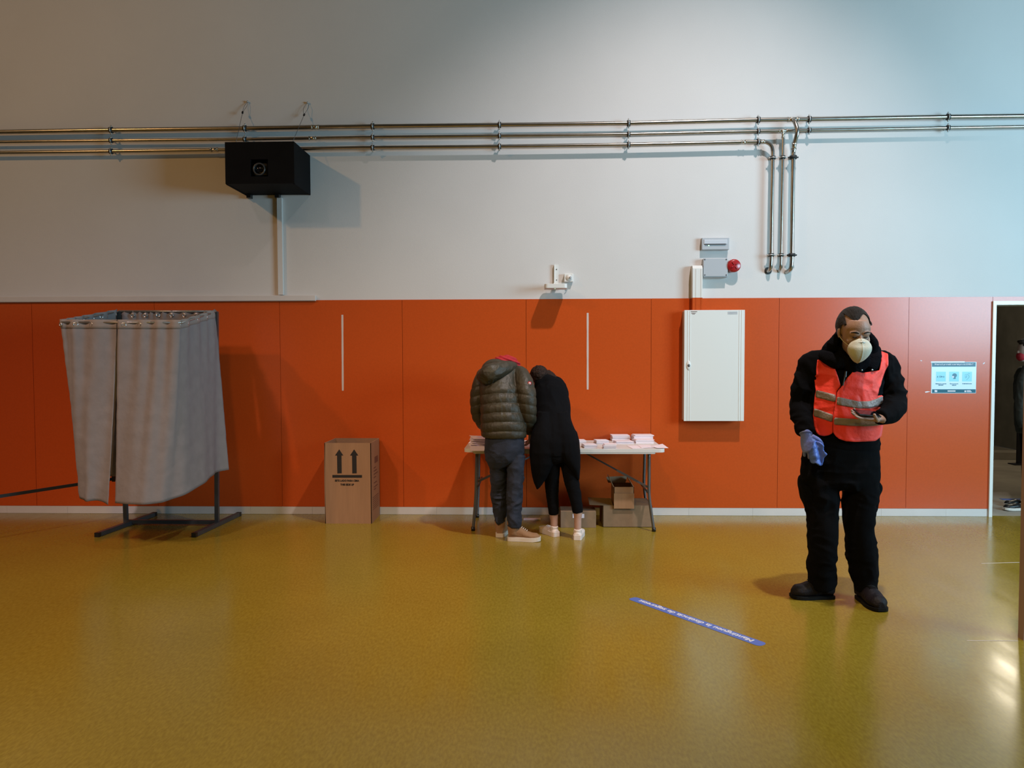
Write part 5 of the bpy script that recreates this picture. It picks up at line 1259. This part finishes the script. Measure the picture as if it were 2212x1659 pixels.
# hair: dome plus curls falling at right
bm = B(); ball(bm, whc + Vector((0, -.02, .006)), .082, .095, .082, None, 28, 20); wl(bm, [(1180, 808, .36, 12), (1194, 818, .33, 10), (1206, 832, .33, 8), (1217, 838, .33, 7), (1221, 848, .34, 6), (1220, 858, .35, 3)])
me = remesh(bm, .005, 2, lambda co, no: .004 * vnoise(co * np.array([60, 60, 60]), 3) + .003 * vnoise(co * 160, 5)); hr = put('hair', me, M['hairbr'], t, True)
bm = B(); rnd = random.Random(5)
for k in range(26):
    f_ = rnd.random(); x_ = 1186 + f_ * 34; y_ = 812 + f_ * 32 + rnd.uniform(-4, 3); c_ = WW(x_, y_, .33 + rnd.uniform(-.03, .02)); pts_ = []
    for q in range(9): pts_.append(c_ + Vector((.011 * math.cos(q * 1.1 + k) + .002 * q, .008 * math.sin(q * 1.1 + k), -.0045 * q + .006 * math.sin(q * .9 + k))))
    tube(bm, pts_, .0014, n=5, k=3)
put('curls', bm, M['hairbr'], hr, True, label='dark brown curly locks')
# coat
bm = B(); wl(bm, wt, 1.0, n=32); wl(bm, waL); wl(bm, waR)
wl(bm, [(1160, 838, .30, 8, .9), (1166, 830, .30, 14, .8), (1180, 826, .30, 18, .8), (1200, 834, .29, 17, .8), (1214, 846, .28, 9, .8)])
wl(bm, [(1166, 846, .22, 8, .8), (1182, 854, .19, 12, .7), (1202, 856, .19, 11, .7), (1216, 852, .22, 7, .8)])
# flaring skirt panels
def panel(bm, rings_px):
    rings = []
    for (y_, xa, xb, dy, th) in rings_px:
        a_ = WW(xa, y_, dy); b_ = WW(xb, y_, dy); ring = []
        n = 20
        for k in range(n):
            an = 2 * PI * k / n; c_ = a_.lerp(b_, .5); ring.append(bm.verts.new(c_ + Vector((math.cos(an) * (b_.x - a_.x) / 2, math.sin(an) * th, 0))))
        rings.append(ring)
    skin(bm, rings)
panel(bm, [(890, 1162, 1192, .08, .07), (915, 1157, 1200, .03, .10), (935, 1150, 1206, .0, .12), (952, 1145, 1210, -.01, .13), (975, 1144, 1208, -.02, .13), (1000, 1146, 1196, -.04, .10), (1020, 1149, 1186, -.05, .07), (1038, 1153, 1176, -.05, .04), (1050, 1157, 1167, -.05, .02), (1057, 1159.5, 1161.5, -.05, .01)])
panel(bm, [(890, 1195, 1226, .08, .07), (915, 1192, 1236, .03, .10), (935, 1190, 1246, .0, .12), (952, 1190, 1251, -.01, .13), (975, 1195, 1253.5, -.02, .13), (992, 1210, 1253.5, -.03, .11), (1008, 1228, 1253, -.04, .08), (1024, 1240, 1252, -.05, .04), (1036, 1247, 1250.5, -.05, .015)])
me = remesh(bm, .006, 5, lambda co, no: folds(co, .007, (10, 10, 5), 61)); put('coat', me, M['blackjersey'], t, True, label='long black coat with pointed hem')
bm = B(); wl(bm, wh); wl(bm, wlL); wl(bm, wlR); me = remesh(bm, .0055, 4, lambda co, no: folds(co, .003, (14, 14, 20), 63)); put('leggings', me, M['blackjersey'], t, True)
# sneakers
shoe_at(t, 1197, WY + .07, (-.5, .85), .245, .09, .085, M['whiteshoe'], M['whiteshoe'], 'sneaker', .040, .034, .055, laces=M['paper'])
shoe_at(t, 1248, WY - .04, (.15, 1), .245, .09, .085, M['whiteshoe'], M['whiteshoe'], 'sneaker', .040, .034, .055, laces=M['paper'])

# ================================================================= PERSON IN THE PASSAGE
QY = .42; QX = 1
def QQ(px, py, dy=0.0): return PY(px + QX, py, QY + dy)
def ql(bm, pts_, s=1.0, **k): limb(bm, [(p[0] + QX,) + tuple(p[1:]) for p in pts_], QY, s, **k)
t = thing('person', 'person in dark jacket and red mask standing outside doorway at right border', 'person', (QQ(2225, 1110).x, QY, 0))
qt = [(2224, 786, 0, 10), (2226, 792, 0, 20, 1.3), (2227, 808, 0, 25, 1.6), (2227, 840, 0, 27, 1.6), (2227, 880, 0, 26, 1.6), (2228, 920, 0, 27, 1.5), (2228, 935, 0, 25, 1.4)]
qa = [(2222, 795, -.14, 12), (2213, 820, -.17, 13), (2209, 850, -.18, 12.5), (2207, 880, -.18, 12), (2208, 905, -.17, 11.5), (2210, 922, -.16, 9)]
qlg = [(2228, 920, 0, 22, 1.3), (2228, 960, 0, 20, 1.3), (2225, 1010, 0, 17), (2224, 1050, 0, 15), (2222, 1090, 0, 13), (2222, 1105, 0, 12)]
bm = B(); ql(bm, qt, .8); ql(bm, qa, .6); ql(bm, qlg, .7); ql(bm, [(2224, 790, 0, 11), (2224, 775, 0, 11)])
qh = QQ(2217, 757); ball(bm, qh, .085, .075, .115, None, 24, 18); ball(bm, qh + Vector((-.075, 0, -.015)), .022, .016, .02, None, 12, 8); ball(bm, qh + Vector((-.04, 0, -.07)), .045, .045, .045, None, 12, 8)
me = remesh(bm, .005, 3); put('body', me, M['skin2'], t, True)
bm = B(); ball(bm, qh + Vector((.02, 0, .025)), .095, .085, .115, None, 24, 18); ball(bm, qh + Vector((-.04, 0, .088)), .05, .05, .025, None, 12, 8); me = remesh(bm, .005, 2, lambda co, no: .003 * vnoise(co * 90, 3)); put('hair', me, M['hairbr'], t, True)
bm = B(); ball(bm, qh + Vector((-.052, 0, -.058)), .044, .052, .050, None, 20, 14); put('face_mask', bm, M['redcloth'], t, True, label='red cloth mask')
bm = B(); ql(bm, qt); ql(bm, qa); me = remesh(bm, .007, 4, lambda co, no: folds(co, .008, (12, 12, 12), 71)); put('jacket', me, mat('dark_olive_cloth', (.02, .018, .012), .8), t, True)
bm = B(); ql(bm, qlg); me = remesh(bm, .007, 4); put('trousers', me, M['blackcloth'], t, True)
for dy_ in (-.1, .1):
    hq = PY(2224 + QX, 1110, QY + dy_); shoe(t, (hq.x, QY + dy_, 0), (-1, -.1, 0), .27, .095, .09, M['black'], M['whitesole'], 'shoe', .025, .04, .06)
# post and blue floor line outside
pp = PZ(2200, 1003, 0); t = thing('railing_post', 'dark square railing post standing in concrete passage', 'post', pp)
bm = B(); box(bm, pp.x - .022, pp.x + .022, pp.y - .022, pp.y + .022, 0.008, .95); put('post', bm, M['railblk'], t)
bm = B(); box(bm, pp.x - .10, pp.x + .10, pp.y - .08, pp.y + .08, -.004, .01); put('base_plate', bm, M['railblk'], t)
a_ = PZ(2163, 1078, 0); bm = B(); box(bm, a_.x, a_.x + .8, a_.y - .035, a_.y + .035, -.0035, -.001); tag(put('floor_sticker', bm, M['bluetape']), 'blue distance line on concrete floor outside doorway', 'sticker')
